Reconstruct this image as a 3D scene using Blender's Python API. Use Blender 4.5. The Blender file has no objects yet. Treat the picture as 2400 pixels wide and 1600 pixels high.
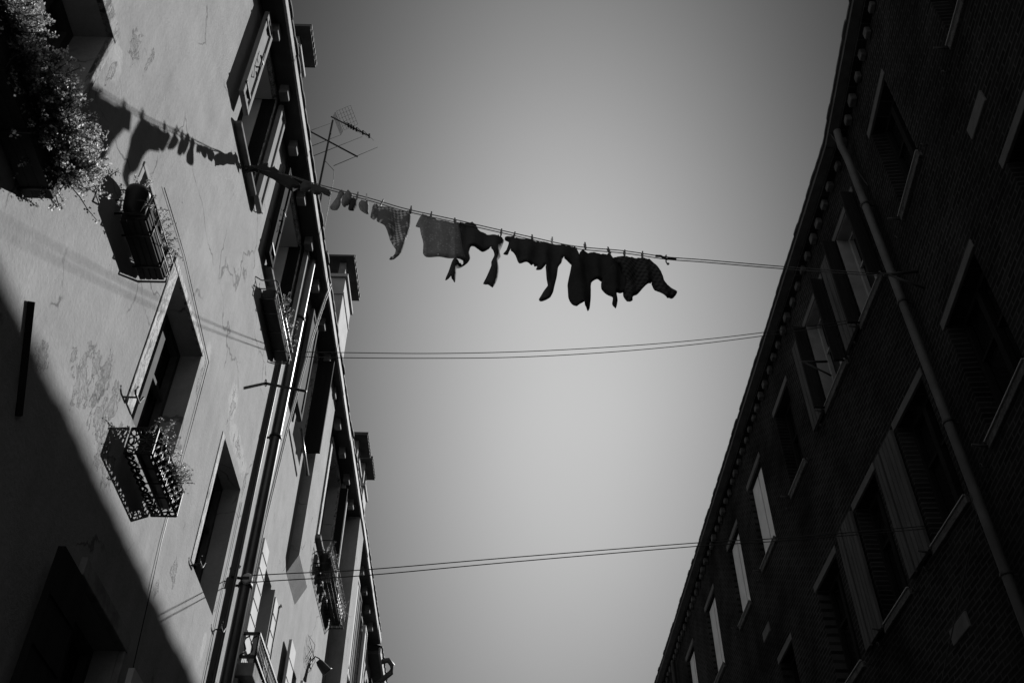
import bpy, bmesh, math, random
from mathutils import Vector, Matrix, noise
from mathutils.geometry import delaunay_2d_cdt
R = random.Random(7)
scene = bpy.context.scene
col = scene.collection
V = Vector

# ------------------------------------------------------------------ materials
def nodes(name):
    m = bpy.data.materials.new(name); m.use_nodes = True
    nt = m.node_tree; b = nt.nodes['Principled BSDF']
    return m, nt, b
def N(nt, t, **k):
    n = nt.nodes.new(t)
    for a, v in k.items():
        if a in n.inputs.keys(): n.inputs[a].default_value = v
        else: setattr(n, a, v)
    return n
def ramp(nt, src, stops):
    r = N(nt, 'ShaderNodeValToRGB'); e = r.color_ramp.elements
    while len(e) < len(stops): e.new(0.5)
    for i, (p, v) in enumerate(stops):
        e[i].position = p; e[i].color = (v, v, v, 1)
    nt.links.new(src, r.inputs[0]); return r.outputs[0]
def mth(nt, op, a, b=None, c=None, clamp=False):
    n = nt.nodes.new('ShaderNodeMath'); n.operation = op; n.use_clamp = clamp
    for i, x in enumerate((a, b, c)):
        if x is None: continue
        if isinstance(x, (int, float)): n.inputs[i].default_value = x
        else: nt.links.new(x, n.inputs[i])
    return n.outputs[0]
def coords(nt, sc=(1, 1, 1)):
    tc = N(nt, 'ShaderNodeTexCoord'); mp = N(nt, 'ShaderNodeMapping')
    mp.inputs['Scale'].default_value = sc
    nt.links.new(tc.outputs['Object'], mp.inputs[0]); return mp.outputs[0]
def noi(nt, vec, scale, detail=4, rough=.55):
    n = N(nt, 'ShaderNodeTexNoise', Scale=scale, Detail=detail, Roughness=rough)
    nt.links.new(vec, n.inputs['Vector']); return n.outputs[0]
def bump(nt, b, h, strength, dist):
    n = N(nt, 'ShaderNodeBump', Strength=strength, Distance=dist)
    nt.links.new(h, n.inputs['Height']); nt.links.new(n.outputs[0], b.inputs['Normal'])
def grey(name, v, rough=.7, var=.25, scale=8, bmp=.2, metal=0, spec=.4, stretch=(1, 1, 1)):
    m, nt, b = nodes(name)
    c = coords(nt, stretch); n = noi(nt, c, scale)
    nt.links.new(ramp(nt, n, [(.25, v * (1 - var)), (.75, v * (1 + var))]), b.inputs['Base Color'])
    b.inputs['Roughness'].default_value = rough; b.inputs['Metallic'].default_value = metal
    b.inputs['Specular IOR Level'].default_value = spec
    if bmp: bump(nt, b, noi(nt, c, scale * 4), bmp, .01)
    return m
def peeling(name, lo, hi, scale=9, stretch=(1, 1, .35)):
    m, nt, b = nodes(name); c = coords(nt, stretch)
    n = noi(nt, c, scale, 8, .68)
    k = ramp(nt, n, [(.40, lo), (.455, hi), (.50, lo * 1.6), (.54, hi * .85), (.60, hi)])
    n2 = noi(nt, c, scale * 5, 3)
    mx = mth(nt, 'MULTIPLY', k, mth(nt, 'ADD', .7, mth(nt, 'MULTIPLY', n2, .6)))
    nt.links.new(mx, b.inputs['Base Color']); b.inputs['Roughness'].default_value = .8
    b.inputs['Specular IOR Level'].default_value = .2
    bump(nt, b, n, .8, .02); return m
def plaster(name, v):
    """old lime plaster: broad tone drift, vertical rain streaks, fine grain, fallen patches"""
    m, nt, b = nodes(name); c = coords(nt)
    big = noi(nt, c, .55, 3); st = noi(nt, coords(nt, (1, 5, .45)), 1.6, 5, .6); fine = noi(nt, c, 38, 5, .7)
    mid = noi(nt, c, 3.2, 6, .65)
    drip = ramp(nt, noi(nt, coords(nt, (1, 9, .35)), 1.1, 6, .62), [(.30, 0), (.72, 1)])
    t = mth(nt, 'ADD', mth(nt, 'MULTIPLY', big, .42), mth(nt, 'MULTIPLY', st, .16))
    t = mth(nt, 'ADD', mth(nt, 'ADD', t, mth(nt, 'MULTIPLY', fine, .34)), mth(nt, 'ADD', mth(nt, 'MULTIPLY', mid, .72), mth(nt, 'MULTIPLY', drip, .12)))
    base = mth(nt, 'MULTIPLY', mth(nt, 'ADD', t, .18), v)
    # hairline cracks
    vw = N(nt, 'ShaderNodeVectorMath', operation='ADD'); nt.links.new(c, vw.inputs[0])
    nz = N(nt, 'ShaderNodeTexNoise', Scale=2.5, Detail=6.0); nt.links.new(c, nz.inputs['Vector']); sc_ = N(nt, 'ShaderNodeVectorMath', operation='SCALE'); nt.links.new(nz.outputs['Color'], sc_.inputs[0]); sc_.inputs['Scale'].default_value = .55; nt.links.new(sc_.outputs[0], vw.inputs[1])
    vo = N(nt, 'ShaderNodeTexVoronoi', feature='DISTANCE_TO_EDGE', Scale=.9); nt.links.new(vw.outputs[0], vo.inputs['Vector'])
    crack = mth(nt, 'MULTIPLY', ramp(nt, vo.outputs['Distance'], [(.004, 1), (.010, 0)]), ramp(nt, noi(nt, c, 1.7, 3), [(.50, 0), (.56, 1)]))
    base = mth(nt, 'MULTIPLY', base, mth(nt, 'SUBTRACT', 1, mth(nt, 'MULTIPLY', crack, .55)))
    # fallen patches: wobbly ellipses where the render has come away (y, z, ry, rz)
    sep = N(nt, 'ShaderNodeSeparateXYZ'); nt.links.new(c, sep.inputs[0])
    wob = noi(nt, coords(nt, (1, 1, .55)), 13, 9, .75)
    mask = edge = None
    for (py, pz, ry, rz, th) in PATCHES:
        dy = mth(nt, 'DIVIDE', mth(nt, 'SUBTRACT', sep.outputs[1], py), ry)
        dz = mth(nt, 'DIVIDE', mth(nt, 'SUBTRACT', sep.outputs[2], pz), rz)
        d = mth(nt, 'SQRT', mth(nt, 'ADD', mth(nt, 'MULTIPLY', dy, dy), mth(nt, 'MULTIPLY', dz, dz)))
        q = mth(nt, 'ADD', d, mth(nt, 'MULTIPLY', mth(nt, 'SUBTRACT', wob, .5), 3.4))
        ed = ramp(nt, q, [(th - .10, 0), (th, 1), (th + .03, 0)]); edge = ed if edge is None else mth(nt, 'MAXIMUM', edge, ed)
        q = ramp(nt, q, [(th, 1), (th + .03, 0)])
        mask = q if mask is None else mth(nt, 'MAXIMUM', mask, q)
    pale = None
    for (py, pz, ry, rz) in PALE:
        dy = mth(nt, 'DIVIDE', mth(nt, 'SUBTRACT', sep.outputs[1], py), ry); dz = mth(nt, 'DIVIDE', mth(nt, 'SUBTRACT', sep.outputs[2], pz), rz)
        d = mth(nt, 'ADD', mth(nt, 'SQRT', mth(nt, 'ADD', mth(nt, 'MULTIPLY', dy, dy), mth(nt, 'MULTIPLY', dz, dz))), mth(nt, 'MULTIPLY', mth(nt, 'SUBTRACT', wob, .5), 2.2))
        e = ramp(nt, d, [(.62, 1), (.80, 0)]); pale = e if pale is None else mth(nt, 'MAXIMUM', pale, e)
    base = mth(nt, 'MULTIPLY', base, mth(nt, 'ADD', 1, mth(nt, 'MULTIPLY', pale, mth(nt, 'ADD', -.25, mth(nt, 'MULTIPLY', wob, 1.1)))))
    holes = noi(nt, coords(nt, (1, 1, .6)), 5.5, 7, .72)
    pits = ramp(nt, holes, [(.70, 0), (.715, 1)])
    dark = mth(nt, 'SUBTRACT', 1, mth(nt, 'MULTIPLY', pits, .45))
    base = mth(nt, 'MULTIPLY', base, dark)
    cr = N(nt, 'ShaderNodeMix', data_type='FLOAT')
    if mask is not None:
        patch = mth(nt, 'MULTIPLY', base, mth(nt, 'SUBTRACT', mth(nt, 'ADD', .50, mth(nt, 'MULTIPLY', fine, .95)), mth(nt, 'MULTIPLY', edge, .6)))
        nt.links.new(mask, cr.inputs[0]); nt.links.new(base, cr.inputs[2]); nt.links.new(patch, cr.inputs[3])
        out = cr.outputs[0]
    else: out = base
    nt.links.new(out, b.inputs['Base Color']); b.inputs['Roughness'].default_value = .92
    b.inputs['Specular IOR Level'].default_value = .1
    h = mth(nt, 'ADD', mth(nt, 'MULTIPLY', fine, .16), mth(nt, 'MULTIPLY', st, .10))
    if mask is not None:
        rough = noi(nt, c, 16, 8, .75)
        h = mth(nt, 'SUBTRACT', h, mth(nt, 'MULTIPLY', mask, mth(nt, 'ADD', 1.1, rough)))
    h = mth(nt, 'SUBTRACT', h, pits)
    bump(nt, b, h, .8, .03); return m
def brick(name, v, mv):
    m, nt, b = nodes(name); c = coords(nt)
    sep = N(nt, 'ShaderNodeSeparateXYZ'); nt.links.new(c, sep.inputs[0])
    cmb = N(nt, 'ShaderNodeCombineXYZ'); nt.links.new(sep.outputs[1], cmb.inputs[0]); nt.links.new(sep.outputs[2], cmb.inputs[1])
    wv = noi(nt, c, 3, 2)
    ad = N(nt, 'ShaderNodeVectorMath', operation='ADD'); nt.links.new(cmb.outputs[0], ad.inputs[0])
    w2 = N(nt, 'ShaderNodeCombineXYZ'); nt.links.new(mth(nt, 'MULTIPLY', wv, .03), w2.inputs[1]); nt.links.new(w2.outputs[0], ad.inputs[1])
    t = N(nt, 'ShaderNodeTexBrick', **{'Scale': 1.0, 'Brick Width': .20, 'Row Height': .058, 'Mortar Size': .009, 'Mortar Smooth': .2, 'Bias': 0.0})
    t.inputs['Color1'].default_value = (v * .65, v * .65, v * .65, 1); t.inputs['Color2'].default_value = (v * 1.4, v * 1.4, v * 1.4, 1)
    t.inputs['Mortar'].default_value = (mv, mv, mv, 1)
    nt.links.new(ad.outputs[0], t.inputs['Vector'])
    big = noi(nt, c, .8, 5, .65); fine = noi(nt, c, 30, 4)
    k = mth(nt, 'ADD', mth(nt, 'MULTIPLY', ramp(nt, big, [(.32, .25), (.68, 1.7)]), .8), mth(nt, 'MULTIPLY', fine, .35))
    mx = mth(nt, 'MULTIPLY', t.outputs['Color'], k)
    nt.links.new(mx, b.inputs['Base Color']); b.inputs['Roughness'].default_value = .95; b.inputs['Specular IOR Level'].default_value = .02
    h = mth(nt, 'SUBTRACT', mth(nt, 'MULTIPLY', fine, .4), t.outputs['Fac'])
    bump(nt, b, h, .7, .015); return m
def cloth(name, v, trans=.15, pat=None, v2=0):
    m, nt, b = nodes(name); tc = N(nt, 'ShaderNodeTexCoord'); uv = tc.outputs['UV']
    n = noi(nt, uv, 30, 4); base = mth(nt, 'MULTIPLY', mth(nt, 'ADD', .7, mth(nt, 'MULTIPLY', n, .6)), v)
    if pat == 'lattice':
        mp = N(nt, 'ShaderNodeMapping'); mp.inputs['Rotation'].default_value = (0, 0, .6); nt.links.new(uv, mp.inputs[0]); ch = N(nt, 'ShaderNodeTexChecker', Scale=46.0); nt.links.new(mp.outputs[0], ch.inputs['Vector'])
        w = ramp(nt, noi(nt, uv, 9, 2), [(.47, 0), (.56, 1)])
        base = mth(nt, 'ADD', base, mth(nt, 'MULTIPLY', mth(nt, 'MULTIPLY', ch.outputs['Fac'], w), v2))
    if pat == 'dots':
        vo = N(nt, 'ShaderNodeTexVoronoi', Scale=44.0, Randomness=.65); nt.links.new(uv, vo.inputs['Vector'])
        dts = ramp(nt, vo.outputs['Distance'], [(.28, 1), (.40, 0)])
        w = ramp(nt, noi(nt, uv, 10, 2), [(.40, .35), (.55, 1)])
        base = mth(nt, 'ADD', base, mth(nt, 'MULTIPLY', mth(nt, 'MULTIPLY', dts, w), v2))
    if pat == 'plaid':
        mp = N(nt, 'ShaderNodeMapping'); mp.inputs['Rotation'].default_value = (0, 0, .5); nt.links.new(uv, mp.inputs[0])
        ws = []
        for d in ('X', 'Y'):
            w = N(nt, 'ShaderNodeTexWave', bands_direction=d, Scale=8.0); nt.links.new(mp.outputs[0], w.inputs['Vector'])
            ws.append(ramp(nt, w.outputs['Fac'], [(.45, 0), (.55, 1)]))
        base = mth(nt, 'ADD', base, mth(nt, 'MULTIPLY', mth(nt, 'ADD', ws[0], ws[1]), v2))
    nt.links.new(base, b.inputs['Base Color']); b.inputs['Roughness'].default_value = .95; b.inputs['Specular IOR Level'].default_value = .1
    wv = N(nt, 'ShaderNodeTexNoise', Scale=60.0); nt.links.new(uv, wv.inputs['Vector']); bump(nt, b, wv.outputs[0], .15, .004)
    if trans:
        tr = N(nt, 'ShaderNodeBsdfTranslucent'); nt.links.new(base, tr.inputs['Color'])
        mx = N(nt, 'ShaderNodeMixShader'); mx.inputs[0].default_value = trans
        out = nt.nodes['Material Output']
        nt.links.new(b.outputs[0], mx.inputs[1]); nt.links.new(tr.outputs[0], mx.inputs[2]); nt.links.new(mx.outputs[0], out.inputs[0])
    return m
def leafmat(name, v, trans=.3):
    m, nt, b = nodes(name)
    g = N(nt, 'ShaderNodeNewGeometry')
    base = ramp(nt, g.outputs['Random Per Island'], [(0, v * .45), (.6, v), (1, v * 2.0)])
    nt.links.new(base, b.inputs['Base Color']); b.inputs['Roughness'].default_value = .5
    tr = N(nt, 'ShaderNodeBsdfTranslucent'); nt.links.new(base, tr.inputs['Color'])
    mx = N(nt, 'ShaderNodeMixShader'); mx.inputs[0].default_value = trans
    nt.links.new(b.outputs[0], mx.inputs[1]); nt.links.new(tr.outputs[0], mx.inputs[2])
    nt.links.new(mx.outputs[0], nt.nodes['Material Output'].inputs[0]); return m
def glass(name):
    m, nt, b = nodes(name); b.inputs['Base Color'].default_value = (.006, .006, .006, 1)
    b.inputs['Roughness'].default_value = .12; b.inputs['Specular IOR Level'].default_value = .35
    bump(nt, b, noi(nt, coords(nt), 2.2, 2), .04, .02); return m

PALE = [(6.72, 6.60, .55, .15), (6.35, 6.75, .16, .26), (7.02, 4.98, .06, .15), (5.52, 6.45, .12, .3), (5.75, 9.3, .14, .4), (8.55, 9.9, .3, .12), (3.02, 6.45, .12, .2), (4.5, 6.0, .06, .7)]
PATCHES = [(4.15, 5.12, .10, .3, .5), (4.35, 5.1, .09, .2, .5), (4.55, 4.80, .14, .14, .5), (3.5, 4.72, .12, .10, .5), (3.02, 6.35, .05, .2, .4), (5.5, 6.3, .06, .3, .45), (7.15, 6.5, .08, .16, .45), (3.3, 6.9, .05, .25, .4), (5.55, 9.0, .06, .2, .4), (6.0, 5.0, .1, .14, .45), (5.75, 4.75, .1, .1, .45), (7.6, 8.9, .1, .2, .4), (3.93, 4.93, .16, .22, .55), (4.12, 5.02, .10, .16, .5), (4.25, 4.92, .14, .2, .55), (4.42, 4.86, .12, .2, .55), (4.0, 5.12, .10, .16, .5), (3.75, 4.95, .06, .1, .4),
           (6.35, 6.72, .10, .26, .5), (6.75, 6.60, .28, .07, .5), (3.1, 6.75, .12, .2, .5), (7.25, 5.0, .06, .12, .4), (7.12, 5.35, .05, .1, .4), (5.35, 8.9, .05, .2, .4),
           (5.75, 9.35, .1, .25, .45), (6.9, 8.05, .07, .1, .4), (4.55, 5.08, .08, .1, .4), (8.4, 10.0, .1, .2, .4), (9.1, 9.3, .1, .2, .4)]
PL = .205
M = dict(
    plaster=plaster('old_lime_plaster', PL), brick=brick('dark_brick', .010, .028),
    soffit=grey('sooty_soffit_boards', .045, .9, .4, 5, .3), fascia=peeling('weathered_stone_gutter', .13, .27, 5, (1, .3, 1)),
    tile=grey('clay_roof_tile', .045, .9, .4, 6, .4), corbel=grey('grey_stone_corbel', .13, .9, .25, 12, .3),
    peel=peeling('peeling_white_paint', .05, .32, 12), peel2=peeling('flaking_grey_paint', .04, .20, 9),
    stone=grey('worn_white_stone', .16, .9, .5, 7, .4, spec=.1), rstone=grey('pale_lintel_stone', .055, .85, .3, 6, .4),
    lightwood=grey('pale_painted_wood', .19, .9, .15, 6, .1, spec=.08), whitewood=grey('white_painted_shutter', .42, .9, .12, 5, .08, spec=.08),
    greywood=grey('grey_painted_wood', .05, .9, .3, 9, .2, spec=.08, stretch=(1, 1, .2)), darkwood=grey('black_stained_wood', .014, .92, .4, 9, .2, spec=.05, stretch=(1, 1, .15)),
    frame=grey('dark_window_frame', .05, .85, .3, 8, .1, spec=.1), dentil=grey('sooty_dentil', .06, .9, .5, 7, .4, spec=.05), rsill=peeling('mottled_sill', .015, .06, 9, (1, 1, 1)), sprig=leafmat('pale_sprig', .28), blackframe=grey('black_window_frame', .008, .9, .3, 8, .1, spec=.05), iron=grey('black_wrought_iron', .016, .6, .3, 20, .2, .3),
    zinc=grey('dull_zinc_pipe', .09, .38, .25, 3, .05, .5), paintpipe=grey('painted_downpipe', .062, .6, .3, 4, .15, spec=.2),
    flash=grey('lead_flashing', .20, .5, .2, 4, .05), planterwood=grey('rotting_planter_wood', .045, .92, .6, 6, .4, spec=.08, stretch=(1, .25, 1)),
    terracotta=grey('terracotta_pot', .07, .8, .2, 9, .1), plasticpot=grey('black_plastic_pot', .02, .5, .2, 9, 0), palepot=grey('pale_clay_pot', .22, .7, .2, 9, .1),
    leaf=leafmat('green_leaf', .13), tip=leafmat('pale_leaf_tip', .42, .4), stem=grey('woody_stem', .05, .8, .3, 20, 0),
    rope=grey('white_cord', .10, .8, .3, 60, 0), cable=grey('grey_cable', .42, .6, .1, 9, 0), wire=grey('dark_wire', .02, .6, .1, 9, 0),
    peg=grey('wooden_peg', .16, .7, .2, 30, 0), pegw=grey('white_plastic_peg', .6, .4, .05, 9, 0),
    glass=glass('window_glass'), curtain=grey('dim_interior_plaster', .10, .9, .2, 3, .1),
    interior=grey('dark_room', .012, .9, .2, 3, 0), paving=grey('trachyte_paving', .12, .8, .3, 2, .3),
    alu=grey('aerial_aluminium', .025, .9, .2, 9, 0, 0, .05), reveal=grey('limewashed_reveal', .17, .9, .25, 4, .3),
    brass=grey('aged_metal', .12, .4, .3, 9, 0, .7), chim=plaster('chimney_render', .30) if False else grey('chimney_render', .24, .9, .2, 5, .4),
    black=cloth('black_cotton', .035, .14), charcoal=cloth('charcoal_wool', .05, .2), navy=cloth('dark_jersey', .06, .22),
    greysock=cloth('grey_knit', .22, .35), towel=cloth('dotted_cotton', .21, .45, 'dots', .11), teatowel=cloth('lattice_cotton', .15, .36, 'lattice', .30),
    plaid=cloth('plaid_flannel', .025, .2, 'plaid', .022), greycloth=cloth('mid_grey_cotton', .08, .3))

# ------------------------------------------------------------------ mesh builder and tree helpers
class MB:
    def __init__(s): s.v = []; s.f = []; s.sm = []
    def add(s, vs, fs, smooth=False):
        n = len(s.v); s.v += [V(p) for p in vs]; s.f += [tuple(i + n for i in f) for f in fs]; s.sm += [smooth] * len(fs); return s
    def hexa(s, p): return s.add(p, [(0, 1, 2, 3), (7, 6, 5, 4), (0, 4, 5, 1), (1, 5, 6, 2), (2, 6, 7, 3), (3, 7, 4, 0)])
    def box(s, F, a, b, o0, o1, z0, z1):
        P = F.p; return s.hexa([P(a, o0, z0), P(b, o0, z0), P(b, o1, z0), P(a, o1, z0), P(a, o0, z1), P(b, o0, z1), P(b, o1, z1), P(a, o1, z1)])
    def quad(s, *p): return s.add(p, [tuple(range(len(p)))])
    def tube(s, pts, r, n=8, caps=True, rs=None):
        pts = [V(p) for p in pts]; vs = []; fs = []
        for i, p in enumerate(pts):
            t = (pts[min(i + 1, len(pts) - 1)] - pts[max(i - 1, 0)]).normalized()
            a = t.orthogonal() if abs(t.z) > .9 else t.cross(V((0, 0, 1)))
            a.normalize(); b = t.cross(a); rr = rs[i] if rs else r
            for k in range(n):
                q = 2 * math.pi * k / n; vs.append(p + a * (rr * math.cos(q)) + b * (rr * math.sin(q)))
        for i in range(len(pts) - 1):
            for k in range(n):
                fs.append((i * n + k, i * n + (k + 1) % n, (i + 1) * n + (k + 1) % n, (i + 1) * n + k))
        if caps: fs += [tuple(range(n))[::-1], tuple(range((len(pts) - 1) * n, len(pts) * n))]
        return s.add(vs, fs, n > 4)
    def lathe(s, c, prof, n=16, axis=V((0, 0, 1))):
        c = V(c); ax = axis.normalized(); a = ax.orthogonal().normalized(); b = ax.cross(a); vs = []; fs = []
        for r, h in prof:
            for k in range(n):
                q = 2 * math.pi * k / n; vs.append(c + ax * h + a * (r * math.cos(q)) + b * (r * math.sin(q)))
        for i in range(len(prof) - 1):
            for k in range(n): fs.append((i * n + k, i * n + (k + 1) % n, (i + 1) * n + (k + 1) % n, (i + 1) * n + k))
        return s.add(vs, fs, True)
    def build(s, name, mat, parent=None, origin=None, bevel=0):
        me = bpy.data.meshes.new(name); o = V(origin) if origin else V((0, 0, 0))
        me.from_pydata([p - o for p in s.v], [], s.f); me.polygons.foreach_set('use_smooth', s.sm)
        bm = bmesh.new(); bm.from_mesh(me); bmesh.ops.recalc_face_normals(bm, faces=bm.faces); bm.to_mesh(me); bm.free()
        me.materials.append(mat); ob = bpy.data.objects.new(name, me); ob.location = o; col.objects.link(ob)
        if parent:
            ob.parent = parent
            if parent.type == 'EMPTY': ob.matrix_parent_inverse = Matrix.Translation(parent.location).inverted()
        if bevel:
            b = ob.modifiers.new('Bevel', 'BEVEL'); b.width = bevel; b.segments = 2; b.limit_method = 'ANGLE'
        return ob
def tag(o, label=None, cat=None, group=None, kind=None):
    if label: o['label'] = label
    if cat: o['category'] = cat
    if group: o['group'] = group
    if kind: o['kind'] = kind
    return o
def thing(name, loc, label, cat, group=None):
    e = bpy.data.objects.new(name, None); e.location = loc; e.empty_display_size = .2; col.objects.link(e)
    return tag(e, label, cat, group)
class Fr:                                   # wall frame: s along the wall, o out of it, z up
    def __init__(s, org, u, n): s.o = V(org); s.u = V(u).normalized(); s.n = V(n).normalized()
    def p(s, a, o, z): return s.o + s.u * a + s.n * o + V((0, 0, z))
LW = Fr((-2.1, 0, 0), (0, 1, 0), (1, 0, 0))
RF = Fr((4.3, 0, 0), (0, 1, 0), (-1, 0, 0))
RN = Fr((4.3, 7.2, 0), (.1034, 1, 0), (-1, .1034, 0))

def wall_sheet(mb, F, s0, s1, z0, z1, holes, depth):
    S = sorted({s0, s1} | {x for h in holes for x in h[:2]}); Z = sorted({z0, z1} | {x for h in holes for x in h[2:4]})
    for a, b in zip(S, S[1:]):
        for c, d in zip(Z, Z[1:]):
            x, y = (a + b) / 2, (c + d) / 2
            if any(h[0] < x < h[1] and h[2] < y < h[3] for h in holes): continue
            mb.quad(F.p(a, 0, c), F.p(b, 0, c), F.p(b, 0, d), F.p(a, 0, d))
    for h in holes:
        a, b, c, d = h[:4]; q = -depth
        mb.quad(F.p(a, 0, c), F.p(a, q, c), F.p(a, q, d), F.p(a, 0, d)); mb.quad(F.p(b, 0, c), F.p(b, q, c), F.p(b, q, d), F.p(b, 0, d))
        mb.quad(F.p(a, 0, c), F.p(b, 0, c), F.p(b, q, c), F.p(a, q, c)); mb.quad(F.p(a, 0, d), F.p(b, 0, d), F.p(b, q, d), F.p(a, q, d))
def shell(mb, F, s0, s1, z0, z1, back):
    a, b, q = s0, s1, -back
    mb.quad(F.p(a, q, z0), F.p(b, q, z0), F.p(b, q, z1), F.p(a, q, z1))
    mb.quad(F.p(a, 0, z0), F.p(a, q, z0), F.p(a, q, z1), F.p(a, 0, z1)); mb.quad(F.p(b, 0, z0), F.p(b, q, z0), F.p(b, q, z1), F.p(b, 0, z1))
    mb.quad(F.p(a, 0, z1), F.p(b, 0, z1), F.p(b, q, z1), F.p(a, q, z1))
def window(house, F, s0, s1, z0, z1, depth=.20, mullion=True, mat='frame', inner='glass'):
    """wooden casement set back in the opening, glass behind it; returns the frame object"""
    m = MB(); w = .055; q0, q1 = -depth, -depth + .05; e = .004
    m.box(F, s0 + e, s0 + w, q0, q1, z0 + e, z1 - e); m.box(F, s1 - w, s1 - e, q0, q1, z0 + e, z1 - e)
    m.box(F, s0 + w, s1 - w, q0, q1, z1 - w, z1 - e); m.box(F, s0 + w, s1 - w, q0, q1, z0 + e, z0 + w)
    if mullion:
        c = (s0 + s1) / 2; m.box(F, c - .04, c + .04, q0, q1 + .012, z0 + w, z1 - w)
        m.box(F, s0 + w, c - .04, q0 + .01, q1 - .01, z0 + (z1 - z0) * .6, z0 + (z1 - z0) * .6 + .03)
        m.box(F, c + .04, s1 - w, q0 + .01, q1 - .01, z0 + (z1 - z0) * .6, z0 + (z1 - z0) * .6 + .03)
    w_ = m.build('window', M[mat], house)
    g = MB(); g.quad(F.p(s0, q0 - .006, z0), F.p(s1, q0 - .006, z0), F.p(s1, q0 - .006, z1), F.p(s0, q0 - .006, z1)); g.build('pane', M[inner], w_)
    return w_
def surround(win, F, s0, s1, z0, z1, w=.085, proud=.022, mat='peel', near=True, far=True, top=True, wt=None):
    m = MB(); t = wt or w; e = .003
    if near: m.box(F, s0 - w, s0 + e, -.012, proud, z0, z1)
    if far: m.box(F, s1 - e, s1 + w * .45, -.012, proud, z0, z1)
    if top: m.box(F, s0 - (w if near else 0), s1 + (w * .45 if far else 0), -.012, proud + .004, z1 - e, z1 + t)
    return m.build('stone_frame', M[mat], win, bevel=.006)
def sill(win, F, s0, s1, z, proj=.10, th=.055, mat='stone'):
    return MB().box(F, s0, s1, -.05, proj, z - th, z).build('sill', M[mat], win, bevel=.012)
def hold(m, F, s, o, z, k=1):               # little S shaped iron catch
    pts = [F.p(s, o, z), F.p(s, o + .05, z), F.p(s, o + .05, z + .03 * k), F.p(s + .02, o + .05, z + .05 * k), F.p(s + .045, o + .05, z + .03 * k)]
    m.tube(pts, .006, 5)
def leaf(win, F, a, b, o, th, z0, z1, mat, seams=0, frame=True, latch=None, vert=0):
    """flat shutter leaf lying parallel to the wall, with rails or plank seams"""
    m = MB(); m.box(F, a, b, o, o + th, z0, z1); f = .05
    if frame:
        for (p, q, r, t) in ((a, a + f, z0, z1), (b - f, b, z0, z1), (a + f, b - f, z1 - f, z1), (a + f, b - f, z0, z0 + f)):
            m.box(F, p + .003, q - .003, o + th - .003, o + th + .014, r + .003, t - .003)
    for i in range(seams):
        z = z0 + (z1 - z0) * (i + 1) / (seams + 1); m.box(F, a + .004, b - .004, o + th - .002, o + th + .006, z - .004, z + .004)
    for i in range(vert):
        x = a + (b - a) * (i + 1) / (vert + 1); m.box(F, x - .004, x + .004, o + th - .002, o + th + .006, z0 + .004, z1 - .004)
    ob = m.build('shutter', M[mat], win)
    if latch:
        s_, zz = (a + b) / 2, latch; k = MB()
        k.tube([F.p(s_, o + th, zz), F.p(s_, o + th + .03, zz), F.p(s_, o + th + .03, zz + .22)], .008, 6)
        k.tube([F.p(s_ - .05, o + th + .03, zz + .1), F.p(s_ + .05, o + th + .03, zz + .12)], .008, 6)
        k.tube([F.p(s_ - .02, o + th + .02, zz - .1), F.p(s_ + .02, o + th + .035, zz - .16), F.p(s_ + .05, o + th + .02, zz - .1), F.p(s_, o + th + .03, zz)], .006, 6)
        k.build('shutter_latch', M['iron'], win)
        for z in (z0 + .12, z1 - .15): MB().box(F, a + .0, a + .16, o + th + .002, o + th + .022, z, z + .025).build('hinge', M['iron'], win)
    return ob
def perp(win, F, s, o0, o1, th, z0, z1, mat, vert=2):
    m = MB(); m.box(F, s, s + th, o0, o1, z0, z1)
    for i in range(vert):
        o = o0 + (o1 - o0) * (i + 1) / (vert + 1); m.box(F, s - .004, s + .004, o - .004, o + .004, z0 + .01, z1 - .01)
    return m.build('shutter', M[mat], win)  # also builds the black jamb panels that imitate an unlit reveal

# ------------------------------------------------------------------ the setting: ground
g = MB(); g.quad((-60, -60, 0), (60, -60, 0), (60, 120, 0), (-60, 120, 0)); tag(g.build('street_paving', M['paving']), kind='structure')

# ------------------------------------------------------------------ left house
EAVE = 9.8; END = 16.9
house = thing('plastered_house', (-2.1, 0, 0), 'sunlit old plaster house along the left, hung with window boxes and open shutters', 'house')
LH = [  # s0, s1, z0, z1
    (2.25, 2.87, 5.26, 6.47), (3.72, 4.14, 5.9, 6.41), (4.60, 5.41, 5.24, 6.43), (6.345, 7.08, 5.255, 6.415), (8.30, 8.80, 4.95, 6.46), (10.16, 10.75, 5.2, 6.40),
    (12.0, 12.6, 5.2, 6.4), (14.6, 15.4, 5.2, 6.4),
    (4.74, 5.40, 8.36, 9.69), (6.33, 7.26, 8.36, 9.69), (8.50, 9.06, 8.10, 9.62), (10.70, 11.68, 8.18, 9.62), (13.35, 14.0, 8.1, 9.6), (14.9, 15.6, 8.1, 9.55),
    (4.66, 5.46, 2.85, 4.19), (6.4, 7.2, 2.5, 4.1), (2.2, 3.0, 2.3, 4.0), (8.6, 9.5, 2.3, 4.1), (2.9, 3.5, 8.36, 9.69)]
w = MB(); wall_sheet(w, LW, -9, END, 0, EAVE, LH, .30); shell(w, LW, -9, END, 0, EAVE, 6)
w.build('wall', M['plaster'], house)
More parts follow.
